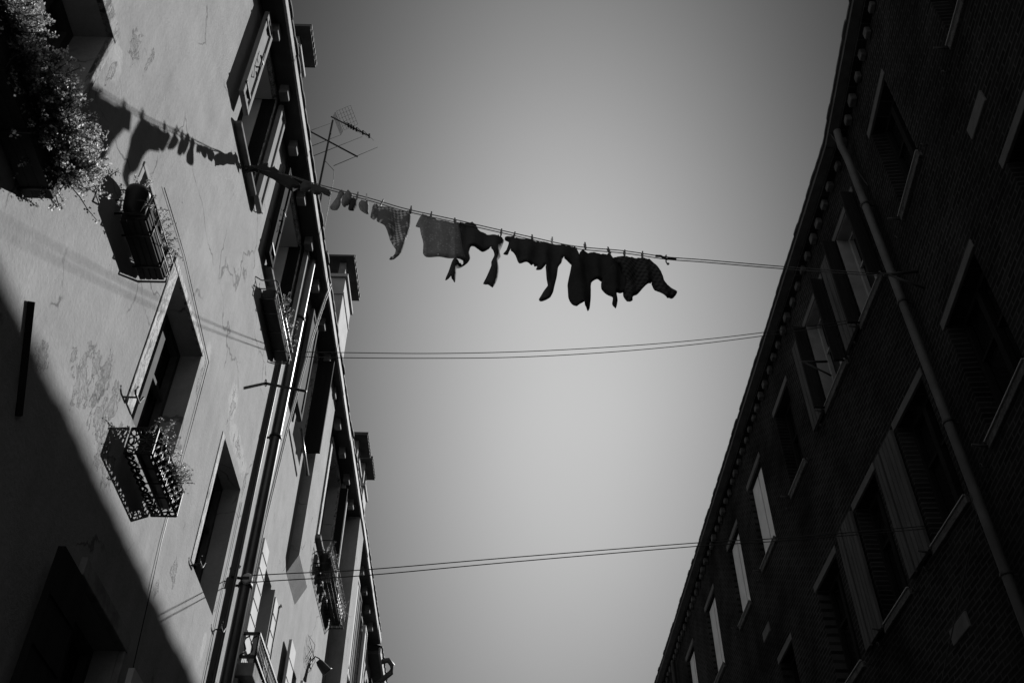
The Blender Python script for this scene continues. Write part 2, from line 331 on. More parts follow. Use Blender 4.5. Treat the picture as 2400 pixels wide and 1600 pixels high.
# eaves: soffit boards, stone gutter, tiles, corbels
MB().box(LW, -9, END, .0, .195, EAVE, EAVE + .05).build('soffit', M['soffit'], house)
gt = MB(); s = -9.0
while s < END:
    e = min(END, s + R.uniform(.7, 1.3)); j = R.uniform(-.006, .006)
    gt.box(LW, s, e - .006, .196, .222 + j, EAVE - .006 + j, EAVE + .105 + j); s = e
gt.build('gutter', M['fascia'], house, bevel=.008)
def tile_roof(name, F, s0, s1, o_edge, z_edge, back, slope, pitch, amp, mat, parent, th=.03):
    m = MB(); n = int((s1 - s0) / pitch * 8); rows = [(o_edge, z_edge)]; L = 0
    while L < back: L += .5; rows.append((o_edge - L, z_edge + L * slope))
    vs = []; fs = []
    for k, (o, z) in enumerate(rows):
        for i in range(n + 1):
            s_ = s0 + (s1 - s0) * i / n; t = int(i / 8); rr = noise.noise(V((t * 3.1, k * .6 if k else 0, 5)))
            vs.append(F.p(s_, o + (rr * .02 if k == 0 else 0), z + amp * abs(math.sin(math.pi * i / 8)) + rr * .01))
    W = n + 1; nr = len(rows)
    for k in range(nr - 1):
        for i in range(n): fs.append((k * W + i, k * W + i + 1, (k + 1) * W + i + 1, (k + 1) * W + i))
    off = len(vs); vs += [v - V((0, 0, th)) for v in vs]
    fs += [tuple(x + off for x in f) for f in fs[:]]
    for i in range(n): fs.append((i, i + 1, off + i + 1, off + i))
    m.add(vs, fs); return m.build(name, mat, parent)
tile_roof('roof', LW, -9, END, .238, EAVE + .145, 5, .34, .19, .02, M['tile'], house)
k = -14
while True:
    s = 4.71 + .633 * k; k += 1
    if s < -1: continue
    if s > END - .2: break
    MB().box(LW, s - .055, s + .055, .055, .142, EAVE - .125, EAVE + .004).build('corbel', M['corbel'], house, bevel=.008)
# --- row of windows under the eaves
P0 = LW.p
W = window(house, LW, *LH[8], depth=.285); perp(W, LW, 5.375, -.105, .012, .022, 8.37, 9.68, 'darkwood', 1); MB().box(LW, 5.365, 5.396, -.234, -.107, 8.40, 9.66).build('lining', M['whitewood'], W); MB().box(LW, 4.78, 5.36, -.234, -.01, 9.662, 9.686).build('lining', M['whitewood'], W); surround(W, LW, *LH[8], w=.05, wt=.075, mat='peel', near=False)  # black panel on the far jamb stands in for the reveal's shade, no leaf
sill(W, LW, 4.70, 5.45, 8.36, .06, .04); leaf(W, LW, 4.475, 4.715, .055, .025, 8.44, 9.69, 'lightwood', latch=8.98)
leaf(W, LW, 5.46, 5.66, .03, .03, 8.34, 9.72, 'lightwood')
m = MB(); m.tube([LW.p(5.69, .05, 8.42), LW.p(5.69, .05, 9.3)], .008, 6); hold(m, LW, 5.69, .0, 8.4); m.build('shutter_bar', M['iron'], W)
W = window(house, LW, *LH[9], depth=.285); perp(W, LW, 7.235, -.105, .012, .022, 8.37, 9.69, 'darkwood', 1); MB().box(LW, 7.225, 7.256, -.234, -.107, 8.40, 9.66).build('lining', M['whitewood'], W); MB().box(LW, 6.37, 7.22, -.234, -.01, 9.662, 9.686).build('lining', M['whitewood'], W); surround(W, LW, *LH[9], w=.05, wt=.075, near=False)  # far jamb again gets a black panel painted as the reveal's shade
sill(W, LW, 6.28, 7.33, 8.36, .07, .045); leaf(W, LW, 6.10, 6.32, .03, .03, 8.33, 9.60, 'darkwood', latch=8.9)
leaf(W, LW, 7.32, 7.68, .04, .035, 8.36, 9.74, 'lightwood')
m = MB(); m.tube([LW.p(7.72, .06, 8.4), LW.p(7.72, .06, 9.72)], .008, 6); m.tube([LW.p(7.78, .03, 8.4), LW.p(7.78, .03, 9.6)], .007, 6); m.build('shutter_bar', M['iron'], W)
W = window(house, LW, *LH[10]); m = MB(); m.tube([P0(8.42, .09, 8.12), P0(9.16, .09, 8.04)], .018, 8); m.build('sill_rail', M['zinc'], W); surround(W, LW, *LH[10], w=.045, proud=.004, near=False, top=False)
leaf(W, LW, 8.1, 8.48, .03, .035, 8.25, 9.6, 'greywood'); perp(W, LW, 9.065, .004, .20, .035, 8.29, 9.66, 'darkwood')
W = window(house, LW, *LH[11]); surround(W, LW, *LH[11], w=.10, near=True, wt=.06); leaf(W, LW, 11.74, 12.12, .03, .035, 8.2, 9.72, 'whitewood')
perp(W, LW, 11.685, .024, .13, .03, 8.2, 9.6, 'darkwood', 0); sill(W, LW, 10.6, 11.8, 8.18, .06)
W = window(house, LW, *LH[12]); surround(W, LW, *LH[12], w=.05); leaf(W, LW, 14.06, 14.42, .03, .035, 8.0, 9.6, 'whitewood'); sill(W, LW, 13.3, 14.1, 8.1)
W = window(house, LW, *LH[13]); surround(W, LW, *LH[13], w=.05); leaf(W, LW, 15.66, 16.0, .03, .035, 8.0, 9.55, 'whitewood'); leaf(W, LW, 14.5, 14.84, .03, .035, 8.0, 9.55, 'greywood')
W = window(house, LW, *LH[18]); surround(W, LW, *LH[18], w=.05)
# --- middle row
W = window(house, LW, *LH[0], depth=.24, inner='curtain'); surround(W, LW, *LH[0], w=.09, mat='peel2', wt=.11)
W = window(house, LW, *LH[1], depth=.22, mullion=False); surround(W, LW, *LH[1], w=.04, proud=.004, mat='reveal', far=False)
W = window(house, LW, *LH[2]); surround(W, LW, *LH[2], w=.12, proud=.008, mat='peel', far=False, wt=.055)
m = MB(); m.box(LW, 4.606, 4.66, -.16, -.03, 5.25, 6.3); m.build('shutter', M['peel'], W)
W = window(house, LW, *LH[3]); surround(W, LW, *LH[3], w=.08, proud=.006, mat='peel', far=False, top=False)
m = MB(); m.box(LW, 6.35, 6.40, -.15, -.03, 5.27, 6.2); m.build('shutter', M['peel'], W)
W = window(house, LW, *LH[4], depth=.25, mat='whitewood', mullion=False); leaf(W, LW, 8.04, 8.29, .012, .03, 5.0, 6.54, 'whitewood', seams=9, frame=False)
perp(W, LW, 8.79, -.19, .045, .02, 4.97, 6.42, 'lightwood', 0).data
m = MB(); m.box(LW, 8.84, 8.88, .0, .03, 5.0, 6.44); leaf(W, LW, 8.90, 9.06, .01, .03, 5.0, 6.40, 'whitewood', seams=7, frame=False); m.build('shutter_edge', M['darkwood'], W)
m = MB(); m.tube([LW.p(9.12, .04, 5.3), LW.p(9.12, .04, 6.42)], .008, 6); hold(m, LW, 9.12, 0, 6.40); hold(m, LW, 9.12, 0, 5.6); m.build('shutter_bar', M['iron'], W)
W = window(house, LW, *LH[5]); leaf(W, LW, 9.84, 10.15, .04, .03, 5.2, 6.42, 'whitewood', seams=5, frame=False); leaf(W, LW, 10.8, 11.1, .04, .03, 5.2, 6.4, 'whitewood', seams=5, frame=False)
for i in (6, 7): W = window(house, LW, *LH[i]); leaf(W, LW, LH[i][1] + .05, LH[i][1] + .4, .03, .03, 5.2, 6.4, 'whitewood')
# --- lower row in the shade
W = window(house, LW, *LH[14]); surround(W, LW, *LH[14], w=.07, mat='stone', proud=.03, wt=.10); leaf(W, LW, 4.22, 4.585, .04, .035, 2.9, 4.13, 'darkwood', seams=4, frame=False)
leaf(W, LW, 5.55, 5.85, .04, .035, 2.9, 4.13, 'whitewood', seams=3, frame=False)
for i in (15, 16, 17): W = window(house, LW, *LH[i]); surround(W, LW, *LH[i], mat='stone')
# --- two external flues corbelled off the wall, each rising into a capped chimney
def flue(s0, s1, zb, o, ztop, cap_z):
    m = MB(); P = LW.p; h = .24
    m.add([P(s0, -.01, zb), P(s1, -.01, zb), P(s1, o, zb + h), P(s0, o, zb + h), P(s0, -.01, ztop), P(s1, -.01, ztop), P(s1, o, ztop), P(s0, o, ztop)],
          [(0, 1, 2, 3), (0, 4, 7, 3), (1, 2, 6, 5), (3, 2, 6, 7), (4, 5, 6, 7)])
    return m.build('flue', M['plaster'], house)
flue(9.33, 10.02, 6.89, .106, EAVE - .002, 0); flue(12.72, 13.3, 4.0, .20, EAVE - .002, 0)
def chimney(s0, s1, x0, x1, zt, cz, oh=.1, zb=9.75):
    c = MB(); B = Fr((0, 0, 0), (0, 1, 0), (1, 0, 0))
    c.box(B, s0, s1, x0, x1, zb, zt); ob = c.build('chimney', M['chim'], house, bevel=.006)
    c = MB(); c.box(B, s0 - .012, s1 + .012, x0 - .012, x1 + .012, zt - .34, zt - .31); c.build('moulding', M['chim'], ob); MB().box(B, s0 - .03, s1 + .03, x0 - .03, x1 + .03, zt - .02, zt + .035).build('moulding', M['chim'], ob)
    for a in (s0 + .03, s1 - .12):
        for x in (x0 + .03, x1 - .12): MB().box(B, a, a + .09, x, x + .09, zt + .03, cz).build('cap_post', M['corbel'], ob)
    c = MB(); c.box(B, s0 - oh, s1 + oh, x0 - oh, x1 + oh, cz, cz + .035)
    for i in range(7):
        a = s0 - oh + (s1 - s0 + 2 * oh) * (i + .5) / 7; c.tube([(x1 + oh + .01, a, cz + .05), (x0 - oh - .01, a, cz + .05)], .036, 6)
    c.build('cap', M['tile'], ob)
chimney(9.33, 10.02, -2.42, -1.985, 11.43, 11.75, .085)
chimney(6.02, 6.36, -2.62, -2.24, 11.68, 11.99, .10)
chimney(13.05, 13.45, -2.5, -2.10, 11.05, 11.5, .12)
chimney(14.3, 14.75, -2.6, -2.14, 11.45, 11.95, .10)
# --- pipes, cables, irons
def pipe(F, s, o, r, z0, z1, mat, top=None):
    m = MB(); m.tube([F.p(s, o, z0), F.p(s, o, z1)] + (top or []), r, 14); z = z0 + .9; d = m.build('downpipe', M[mat], house if F is LW else brickhouse)
    while z < z1: c = MB(); c.lathe(F.p(s, o, z), [(r + .004, -.015), (r + .010, -.015), (r + .010, .015), (r + .004, .015)], 14); c.box(F, s - .008, s + .008, -.01, o - r, z - .008, z + .008); c.build('pipe_clip', M['iron'], d); z += 1.55
    return d
pipe(LW, 7.51, .09, .05, .2, 9.72, 'zinc', [LW.p(7.51, .10, 9.83)])
m = MB(); m.tube([LW.p(7.36, .035, 2), LW.p(7.36, .035, 8.1), LW.p(7.3, .03, 8.35)], .016, 6); m.build('conduit', M['zinc'], house)
for d in (0, .055):
    m = MB(); m.tube([LW.p(8.02 + d, .23, 9.93), LW.p(8.0 + d, .20, 9.7), LW.p(7.96 + d, .14, 9.0), LW.p(7.93 + d, .07, 7.7), LW.p(7.93 + d, .03, 6.6), LW.p(7.92 + d, .015, 4)], .008, 6); m.build('cable', M['cable'], house)
m = MB(); m.tube([LW.p(4.0, .01, 6.6), LW.p(4.6, .01, 6.62), LW.p(5.55, .01, 6.5), LW.p(5.6, .01, 5.0), LW.p(5.7, .01, 4.2)], .003, 5); m.build('cable', M['wire'], house)
m = MB(); m.tube([LW.p(7.17, .01, 6.35), LW.p(7.18, .01, 5.3), LW.p(7.2, .01, 4.6)], .003, 5); m.build('cable', M['wire'], house)
for (s, z, k) in ((4.50, 5.31, 1), (6.36, 5.30, 1), (7.24, 5.24, -1)):
    m = MB(); m.tube([LW.p(s - .05, .06, z + .02), LW.p(s - .05, .05, z - .01), LW.p(s - .03, .05, z - .02), LW.p(s + .05, .05, z - .02), LW.p(s + .06, .06, z + .03)], .007, 6)
    m.tube([LW.p(s, -.02, z - .02), LW.p(s, .05, z - .02)], .006, 6); m.build('shutter_hook', M['iron'], house)
m = MB(); P = LW.p; m.tube([P(3.235, .006, 4.80), P(3.51, .006, 4.36)], .021, 4); m.build('wall_bar', M['darkwood'], house)
m = MB(); m.tube([P(7.12, -.02, 7.64), P(7.10, .40, 7.53)], .013, 8); m.lathe(P(7.12, 0, 7.64), [(.035, -.006), (.035, .006)], 10, V((1, 0, 0))); m.build('clothesline_arm', M['iron'], house)
# --- iron balcony
m = MB(); m.box(LW, 8.0, 9.5, -.02, .17, 5.19, 5.31); m.build('balcony_slab', M['stone'], house, bevel=.01)
m = MB()
for z in (5.36, 5.57): m.box(LW, 8.02, 8.045, .0, .165, z, z + .022); m.box(LW, 8.02, 9.48, .145, .167, z + .001, z + .021)
for i in range(23): s = 8.08 + i * .06; m.tube([P(s, .156, 5.31), P(s, .156, 5.57)], .006, 6)
for o in (.05, .11):
    m.tube([P(8.032, o - .03, 5.38), P(8.032, o, 5.40), P(8.032, o + .012, 5.44), P(8.032, o - .012, 5.50), P(8.032, o, 5.545), P(8.032, o + .03, 5.56)], .007, 6)
m.tube([P(8.03, .156, 5.31), P(8.03, .156, 5.58)], .011, 6); m.build('balcony_railing', M['iron'], house)
# --- far house on the left
far = thing('pale_house', (-2.15, 17, 0), 'farther plaster house beyond the curved gutter pipe, at the bottom edge of the street view', 'house')
FH = [(17.6, 18.4, 8.0, 9.3), (19.6, 20.4, 8.0, 9.3), (22, 22.8, 8.0, 9.3), (17.6, 18.4, 5, 6.3), (19.6, 20.4, 5, 6.3), (22, 22.8, 5, 6.3)]
w = MB(); wall_sheet(w, LW, END, 36, 0, 9.62, FH, .25); shell(w, LW, END, 36, 0, 9.62, 6); w.build('wall', M['plaster'], far)
MB().box(LW, END + .01, 36, .0, .19, 9.63, 9.69).build('soffit', M['soffit'], far); MB().box(LW, END + .01, 36, .192, .23, 9.62, 9.75).build('gutter', M['fascia'], far)
tile_roof('roof', LW, END + .01, 36, .255, 9.77, 5, .34, .2, .04, M['tile'], far)
for h in FH: W = window(far, LW, *h); leaf(W, LW, h[1] + .04, h[1] + .42, .03, .04, h[2], h[3], 'whitewood'); leaf(W, LW, h[0] - .42, h[0] - .04, .03, .04, h[2], h[3], 'darkwood'); surround(W, LW, *h, w=.05)
m = MB(); m.tube([P(17.3, .22, 9.66), P(17.32, .34, 9.70), P(17.36, .42, 9.62), P(17.4, .40, 9.5), P(17.4, .25, 9.36), P(17.4, .10, 9.28), P(17.4, .09, 4)], .05, 12); m.build('downpipe', M['paintpipe'], far)

# ------------------------------------------------------------------ right house
brickhouse = thing('brick_house', (4.3, 7.2, 0), 'tall dark brick house in shadow filling the right side, bent at its pale downpipe', 'house')
TOP = 11.62
RH = [(7.37, 8.10, 9.57, 10.98), (8.80, 9.65, 9.57, 10.98), (10.80, 11.55, 9.55, 10.95), (12.65, 13.5, 9.5, 10.95), (14.5, 15.3, 9.45, 10.9), (16.75, 17.6, 9.45, 10.92), (19.1, 19.9, 9.5, 10.98), (21.5, 22.3, 9.5, 10.98), (24.5, 25.3, 9.5, 10.98),
      (7.35, 8.15, 6.63, 8.06), (8.95, 9.68, 6.6, 8.06), (10.6, 11.5, 6.6, 8.0), (12.9, 13.6, 6.6, 8.0), (15, 15.8, 6.6, 8.0), (17.2, 18, 6.6, 8), (19.5, 20.3, 6.6, 8),
      (7.6, 8.4, 3.2, 4.9), (10, 11, 3.2, 4.9)]
NH = [(-1.50, -.78, 9.51, 10.87), (-3.5, -2.76, 9.48, 10.87), (-1.62, -.68, 6.68, 7.98), (-3.3, -2.58, 6.68, 7.95), (-6, -5.2, 9.5, 10.9)]
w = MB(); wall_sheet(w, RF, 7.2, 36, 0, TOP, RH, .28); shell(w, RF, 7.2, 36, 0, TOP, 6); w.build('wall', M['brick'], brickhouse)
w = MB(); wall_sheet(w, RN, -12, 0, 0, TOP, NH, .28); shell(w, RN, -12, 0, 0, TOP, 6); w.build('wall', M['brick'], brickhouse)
for F, a, b in ((RF, 7.2, 36), (RN, -12, 0)):
    MB().box(F, a, b, .0, .10, TOP, TOP + .06).build('cornice', M['brick'], brickhouse)
    MB().box(F, a, b, .0, .21, TOP + .062, TOP + .12).build('cornice', M['soffit'], brickhouse)
    tile_roof('roof', F, a - .02, b, .235, TOP + .145, 5, .33, .22, .009, M['tile'], brickhouse)
for i in range(66): s = 7.36 + i * .295 + R.uniform(-.02, .02); MB().box(RF, s, s + R.uniform(.09, .125), .004, R.uniform(.06, .09), TOP - R.uniform(.08, .12), TOP - .001).build('dentil', M['dentil'], brickhouse, bevel=.012)
for i in range(22): s = -.22 - i * .295 + R.uniform(-.02, .02); MB().box(RN, s, s + R.uniform(.09, .125), .004, R.uniform(.06, .09), TOP - R.uniform(.08, .12), TOP - .001).build('dentil', M['dentil'], brickhouse, bevel=.012)
def rwin(F, h, kind):
    a, b, z0, z1 = h
    W = window(brickhouse, F, a, b, z0, z1, depth=.20, mat='blackframe' if kind not in ('light', 'open') else 'lightwood', inner='glass', mullion=kind != 'light')
    MB().box(F, a - .05, b + .07, -.02, .012, z1 - .003, z1 + .095).build('lintel', M['rstone'], W, bevel=.006)
    MB().box(F, a - .05, b + .06, -.05, .035, z0 - .075, z0).build('sill', M['rsill'], W, bevel=.008)
    MB().box(F, a - .05, b + .06, .028, .05, z0 + .002, z0 + .012).build('flashing', M['flash'], W)
    if kind == 'open':
        leaf(W, F, b + .07, b + .50, .03, .035, z0 - .02, z1 + .02, 'greywood', vert=3, frame=False)
        perp(W, F, a - .04, .02, .16, .035, z0, z1, 'darkwood'); perp(W, F, b + .01, .02, .17, .035, z0, z1, 'darkwood')
        m = MB(); m.box(F, a + .004, b - .004, -.18, -.004, z1 - .012, z1 - .004); m.box(F, b - .012, b - .004, -.18, -.004, z0 + .004, z1 - .013); m.build('lining', M['reveal'], W)
    elif kind == 'flat':
        leaf(W, F, b + .03, b + .40, .03, .035, z0 - .02, z1 - .01, 'greywood', vert=3, frame=False); leaf(W, F, b + .45, b + .60, .03, .035, z0 - .02, z1 - .01, 'greywood', vert=1, frame=False)
    elif kind == 'light':
        c = (a + b) / 2; leaf(W, F, a + .02, c - .02, -.1, .035, z0 + .02, z1 - .03, 'whitewood', frame=False); leaf(W, F, c + .02, b - .02, -.1, .035, z0 + .02, z1 - .03, 'whitewood', frame=False)
    m = MB(); hold(m, F, b + .25, .0, z0 - .12); hold(m, F, a - .2, .0, z0 - .12); m.tube([F.p(b + .06, 0, z0 - .05), F.p(b + .06, .16, z0 - .02)], .012, 6); m.build('shutter_hook', M['iron'], W)
for h, k in zip(RH, ['open', 'open', 'dark', 'light', 'light', 'light', 'light', 'light', 'light', 'flat', 'flat', 'dark', 'dark', 'flat', 'dark', 'dark', 'dark', 'dark']): rwin(RF, h, k)
for h, k in zip(NH, ['dark', 'dark', 'dark', 'dark', 'dark']): rwin(RN, h, k)
for F, s, z in ((RF, 8.2, 5.8), (RF, 13.95, 8.65), (RN, -2.55, 8.63)):
    MB().box(F, s - .2, s + .2, -.01, .02, z - .075, z + .075).build('stone_plate', M['rstone'], brickhouse, bevel=.01)
pipe(RF, 6.98, .12, .043, .1, 11.1, 'paintpipe', [RF.p(6.98, .125, 11.22), RF.p(6.95, .16, 11.36), RF.p(6.9, .17, 11.6)])
pipe(RF, 20.9, .1, .05, .1, 11.4, 'iron')
m = MB(); m.tube([RF.p(7.0, .22, 11.74), RF.p(6.95, .02, 10.6), RF.p(6.95, .02, 9.8)], .006, 5); m.build('cable', M['wire'], brickhouse)
m = MB(); m.tube([RF.p(9.0, .02, 3), RF.p(9.6, .02, 5.2), RF.p(7.1, .1, 6.3), RF.p(6.95, .19, 6.4)], .006, 5); m.build('cable', M['wire'], brickhouse)
for F, s, z in ((RN, -0.582, 8.805), (RF, 9.3, 10.0)): m = MB(); m.tube([F.p(s, 0, z + .02), F.p(s, .34, z)], .016, 6); m.tube([F.p(s, 0, z - .22), F.p(s, .3, z)], .012, 6); m.build('clothesline_arm', M['iron'], brickhouse)

# ------------------------------------------------------------------ aerial
ae = thing('tv_antenna', (-2.2, 8.0, 10.2), 'rooftop television aerial mast with grid reflector and crossed rods above the left roof', 'antenna')
def B(x, y, z): return V((x, y, z))
m = MB(); m.tube([B(-2.23, 8.0, 9.95), B(-2.235, 8.0, 13.15)], .016, 8); m.build('mast', M['alu'], ae)
m = MB(); m.tube([B(-2.15, 8.02, 9.95), B(-2.19, 8.02, 11.6)], .013, 6); m.build('mast', M['alu'], ae)
def ab(px0, px1): pass
bo = MB(); bo.tube([B(-2.56, 8.0, 12.92), B(-1.81, 8.0, 12.34)], .011, 6); bo.build('boom', M['alu'], ae)
el = MB()
for t, l in ((.05, .55), (.40, .35), (.62, .62), (.98, .55)):
    c = B(-2.56, 8, 12.92).lerp(B(-1.81, 8, 12.34), t); d = V((.30, .25, .62)).normalized() * l
    el.tube([c - d, c + d], .0045, 5)
el.build('element', M['alu'], ae)
bo = MB(); bo.tube([B(-2.27, 8.0, 13.24), B(-1.69, 8.0, 12.80)], .010, 6); bo.build('boom', M['alu'], ae)
el = MB()
for t in (.45, .52, .58, .66, .82, .98):
    c = B(-2.27, 8, 13.24).lerp(B(-1.69, 8, 12.80), t); d = V((.25, .6, .32)).normalized() * .14; el.tube([c - d, c + d], .004, 5); el.box(Fr(c, (0, 1, 0), (1, 0, 0)), -.02, .02, -.012, .012, -.02, .03)
el.build('element', M['alu'], ae)
gr = MB(); c = B(-2.14, 8, 13.14); u = V((.18, .15, .52)).normalized(); x = V((.25, .9, -.1)).normalized()
for k in (-1, 1):
    t = (x * .34 + u * .0 + V((.0, 0, 0)))
    a0 = c + u * .02 * k
    uu = (u * k + V((.35, -.2, -.25))).normalized()
    for i in range(6): q = -.15 + .06 * i; gr.tube([a0 + x * q, a0 + x * q + uu * .24], .002, 4)
    for i in range(6): q = .24 * i / 5; gr.tube([a0 - x * .15 + uu * q, a0 + x * .15 + uu * q], .002, 4)
gr.build('reflector', M['alu'], ae)
m = MB(); m.tube([B(-2.235, 8, 12.25), B(-2.1, 8.05, 12.1), B(-2.08, 8.05, 11.9), B(-2.07, 8.05, 9.9)], .004, 4); m.build('lead', M['wire'], ae)

# ------------------------------------------------------------------ planters and plants
def leaves(m, c, n, size, spread, rnd=R):
    for i in range(n):
        p = c + V((rnd.gauss(0, 1), rnd.gauss(0, 1), rnd.gauss(0, 1))) * spread
        a = V((rnd.uniform(-1, 1), rnd.uniform(-1, 1), rnd.uniform(-1, 1))).normalized(); b = a.orthogonal().normalized()
        b = (Matrix.Rotation(rnd.uniform(0, 6.28), 3, a) @ b); k = size * rnd.uniform(.6, 1.3)
        t = a.cross(b) * k * .45; b = b * k; mid = p + b * .5 + a * k * .12
        m.add([p, mid + t, p + b, mid - t], [(0, 1, 2, 3)])
def bush(name, label, base, rng, n, length, lean, leafsize, per, tipmat='tip', leafm='leaf', curl=.25, cat='plant'):
    """base: list of start points; shoots grow from them up and outward"""
    t = thing(name, base[0], label, cat); st = MB(); lf = MB(); tp = MB()
    for i in range(n):
        b = V(rng.choice(base)) + V((rng.gauss(0, .02), rng.gauss(0, .03), 0)); d = (V(lean) + V((rng.gauss(0, .45), rng.gauss(0, .45), rng.gauss(0, .3)))).normalized()
        L = length * rng.uniform(.45, 1.1); pts = [b]
        for j in range(4): d = (d + V((rng.gauss(0, curl), rng.gauss(0, curl), rng.gauss(0, curl) + .05))).normalized(); pts.append(pts[-1] + d * L / 4)
        st.tube(pts, .003, 4, rs=[.004, .0035, .003, .0025, .002])
        for j in (1, 2, 3): leaves(lf, pts[j], per, leafsize, leafsize * .7, rng)
        leaves(tp, pts[4], per + 3, leafsize * .9, leafsize * .55, rng); leaves(tp, pts[3].lerp(pts[4], .5), per, leafsize * .8, leafsize * .5, rng)
    if n < 60:
        for q in (st, tp): lf.add(q.v, q.f)
        lf.build('foliage', M['sprig'], t); return t
    st.build('stems', M['stem'], t); lf.build('leaves', M[leafm], t); tp.build('leaf_tips', M[tipmat], t); return t
# big box by the nearest window
pb = thing('planter_box', (-2.03, 2.4, 5.08), 'large dark wooden window box nearest the camera, buried under a bushy plant', 'planter', 'window boxes on the left wall')
X = Fr((0, 0, 0), (0, 1, 0), (1, 0, 0))
m = MB()
for i in range(3): m.box(X, 1.7, 2.86, -2.092 + i * .044, -2.05 + i * .044, 5.08, 5.095)
m.build('base_board', M['planterwood'], pb)
m = MB(); m.box(X, 1.7, 2.86, -1.975, -1.96, 5.096, 5.25); m.box(X, 1.7, 2.86, -2.094, -2.08, 5.096, 5.25); m.box(X, 2.845, 2.86, -2.079, -1.976, 5.096, 5.249); m.box(X, 1.7, 1.715, -2.079, -1.976, 5.096, 5.249); m.build('side_board', M['planterwood'], pb)
m = MB()
for s in (2.2, 2.5, 2.8): m.tube([(-2.1, s, 5.072), (-1.945, s, 5.072), (-1.945, s, 5.25)], .007, 6)
m.tube([(-1.945, 1.7, 5.22), (-1.945, 2.88, 5.22), (-1.96, 2.90, 5.20), (-2.1, 2.90, 5.20)], .006, 6); m.build('bracket', M['iron'], pb)
MB().box(X, 1.72, 2.84, -2.078, -1.977, 5.1, 5.22).build('soil', M['interior'], pb)
rg = random.Random(3)
bush('sedum_plant', 'big bushy sedum with pale leaf tips spilling over the nearest window box', [(-2.02 + .035 * math.sin(i * 2.1), 1.72 + .058 * i, 5.22) for i in range(19)] + [(-1.98, 2.45 + .05 * i, 5.20) for i in range(8)] * 2, rg, 760, .25, (.55, .10, .22), .014, 8, curl=.32)
# ornate box under the second window
ob = thing('ornate_planter', (-2.0, 4.98, 5.0), 'black pierced iron flower box with scrolled front below the peeling window', 'planter', 'window boxes on the left wall')
def lattice(m, p, u, v, nu, nv, r, rnd):
    """pierced scrollwork: rings and stems between a frame"""
    p, u, v = V(p), V(u), V(v)
    for i in range(nu):
        for j in range(nv):
            c = p + u * ((i + .5) / nu) + v * ((j + .5) / nv); ru = u / nu * .5; rv = v / nv * .5
            m.tube([c + ru * math.cos(k * .7854) * .9 + rv * math.sin(k * .7854) * .9 for k in range(9)], r, 4, False)
            a = rnd.uniform(0, 3); m.tube([c - ru * math.cos(a) * .9 - rv * math.sin(a) * .9, c + ru * .3, c + ru * math.cos(a) * .9 + rv * math.sin(a) * .9], r, 4, False)
y0, y1, xo, xi, z0, z1 = 4.655, 5.303, -1.932, -2.088, 5.0, 5.185
m = MB()
for (a, b) in (((xi, y0), (xo, y0)), ((xo, y0), (xo, y1)), ((xo, y1), (xi, y1))):
    for z in (z0, z1): m.tube([(*a, z), (*b, z)], .007, 4)
for a in ((xi, y0), (xo, y0), (xo, y1), (xi, y1)): m.tube([(*a, z0), (*a, z1)], .007, 4)
for y in (4.8, 4.95, 5.1): m.tube([(xi, y, z0), (xo, y, z0)], .006, 4)
m.tube([(-2.01, y0, z0), (-2.01, y1, z0)], .006, 4); m.build('iron_frame', M['iron'], ob)
rr = random.Random(5); m = MB(); lattice(m, (xo, y0, z0), (0, y1 - y0, 0), (0, 0, z1 - z0), 11, 3, .006, rr); m.build('scroll_panel', M['iron'], ob)
m = MB(); lattice(m, (xi, y0, z0), (xo - xi, 0, 0), (0, 0, z1 - z0), 3, 3, .006, rr); m.build('scroll_panel', M['iron'], ob); m = MB(); lattice(m, (xi, y1, z0), (xo - xi, 0, 0), (0, 0, z1 - z0), 3, 3, .006, rr); m.build('scroll_panel', M['iron'], ob)
m = MB(); lattice(m, (xi + .0, y0, z0), (.05, 0, 0), (0, y1 - y0, 0), 1, 10, .007, rr); m.build('base_scroll', M['iron'], ob)
m = MB(); m.box(X, y0 + .02, y1 - .06, -2.035, xo - .02, z0 + .012, z0 + .13); m.build('trough', M['plasticpot'], ob, bevel=.01)
bush('trailing_plant', 'thin sprigs with pale leaves rising from the pierced iron box', [(-1.97, 4.72 + .05 * i, 5.13) for i in range(11)], random.Random(8), 50, .17, (.5, .12, .6), .013, 4)
# slatted box with pots
sb = thing('slatted_planter', (-2.0, 3.9, 5.87), 'rough wooden slatted planter in an iron basket below the clothes shadow', 'planter', 'window boxes on the left wall')
m = MB()
for i in range(4): m.box(X, 3.66, 4.11, -2.085 + i * .036, -2.054 + i * .036, 5.872, 5.884)
for i in range(3): m.box(X, 3.66, 4.11, -1.948, -1.938, 5.89 + i * .034, 5.919 + i * .034)
m.box(X, 3.655, 3.665, -2.085, -1.95, 5.886, 5.98); m.box(X, 4.105, 4.115, -2.085, -1.95, 5.886, 5.98); m.build('slats', M['planterwood'], sb)
m = MB()
for y in (3.60, 3.76, 4.0, 4.12): m.tube([(-2.1, y, 5.865), (-1.935, y, 5.865), (-1.930, y, 6.02)], .007, 6)
for z in (5.93, 6.02): m.tube([(-2.1, 3.56, z), (-1.945, 3.56, z), (-1.928, 3.58, z), (-1.928, 4.12, z), (-1.945, 4.14, z), (-2.1, 4.14, z)], .0045, 6)
m.build('iron_basket', M['iron'], sb)
def pot(c, r, h, mat, label, grp='flower pots in the left wall planters'):
    m = MB(); x, y, z = c; t = thing('flower_pot', c, label, 'pot', grp)
    m.lathe(c, [(0, 0), (r * .72, 0), (r * .96, h * .85), (r, h * .86), (r, h), (r * .9, h), (r * .85, h * .9), (0, h * .88)], 20); m.build('pot_body', M[mat], t)
    return t
pot((-2.015, 3.60, 5.90), .068, .15, 'plasticpot', 'round black pot at the near end of the slatted planter')
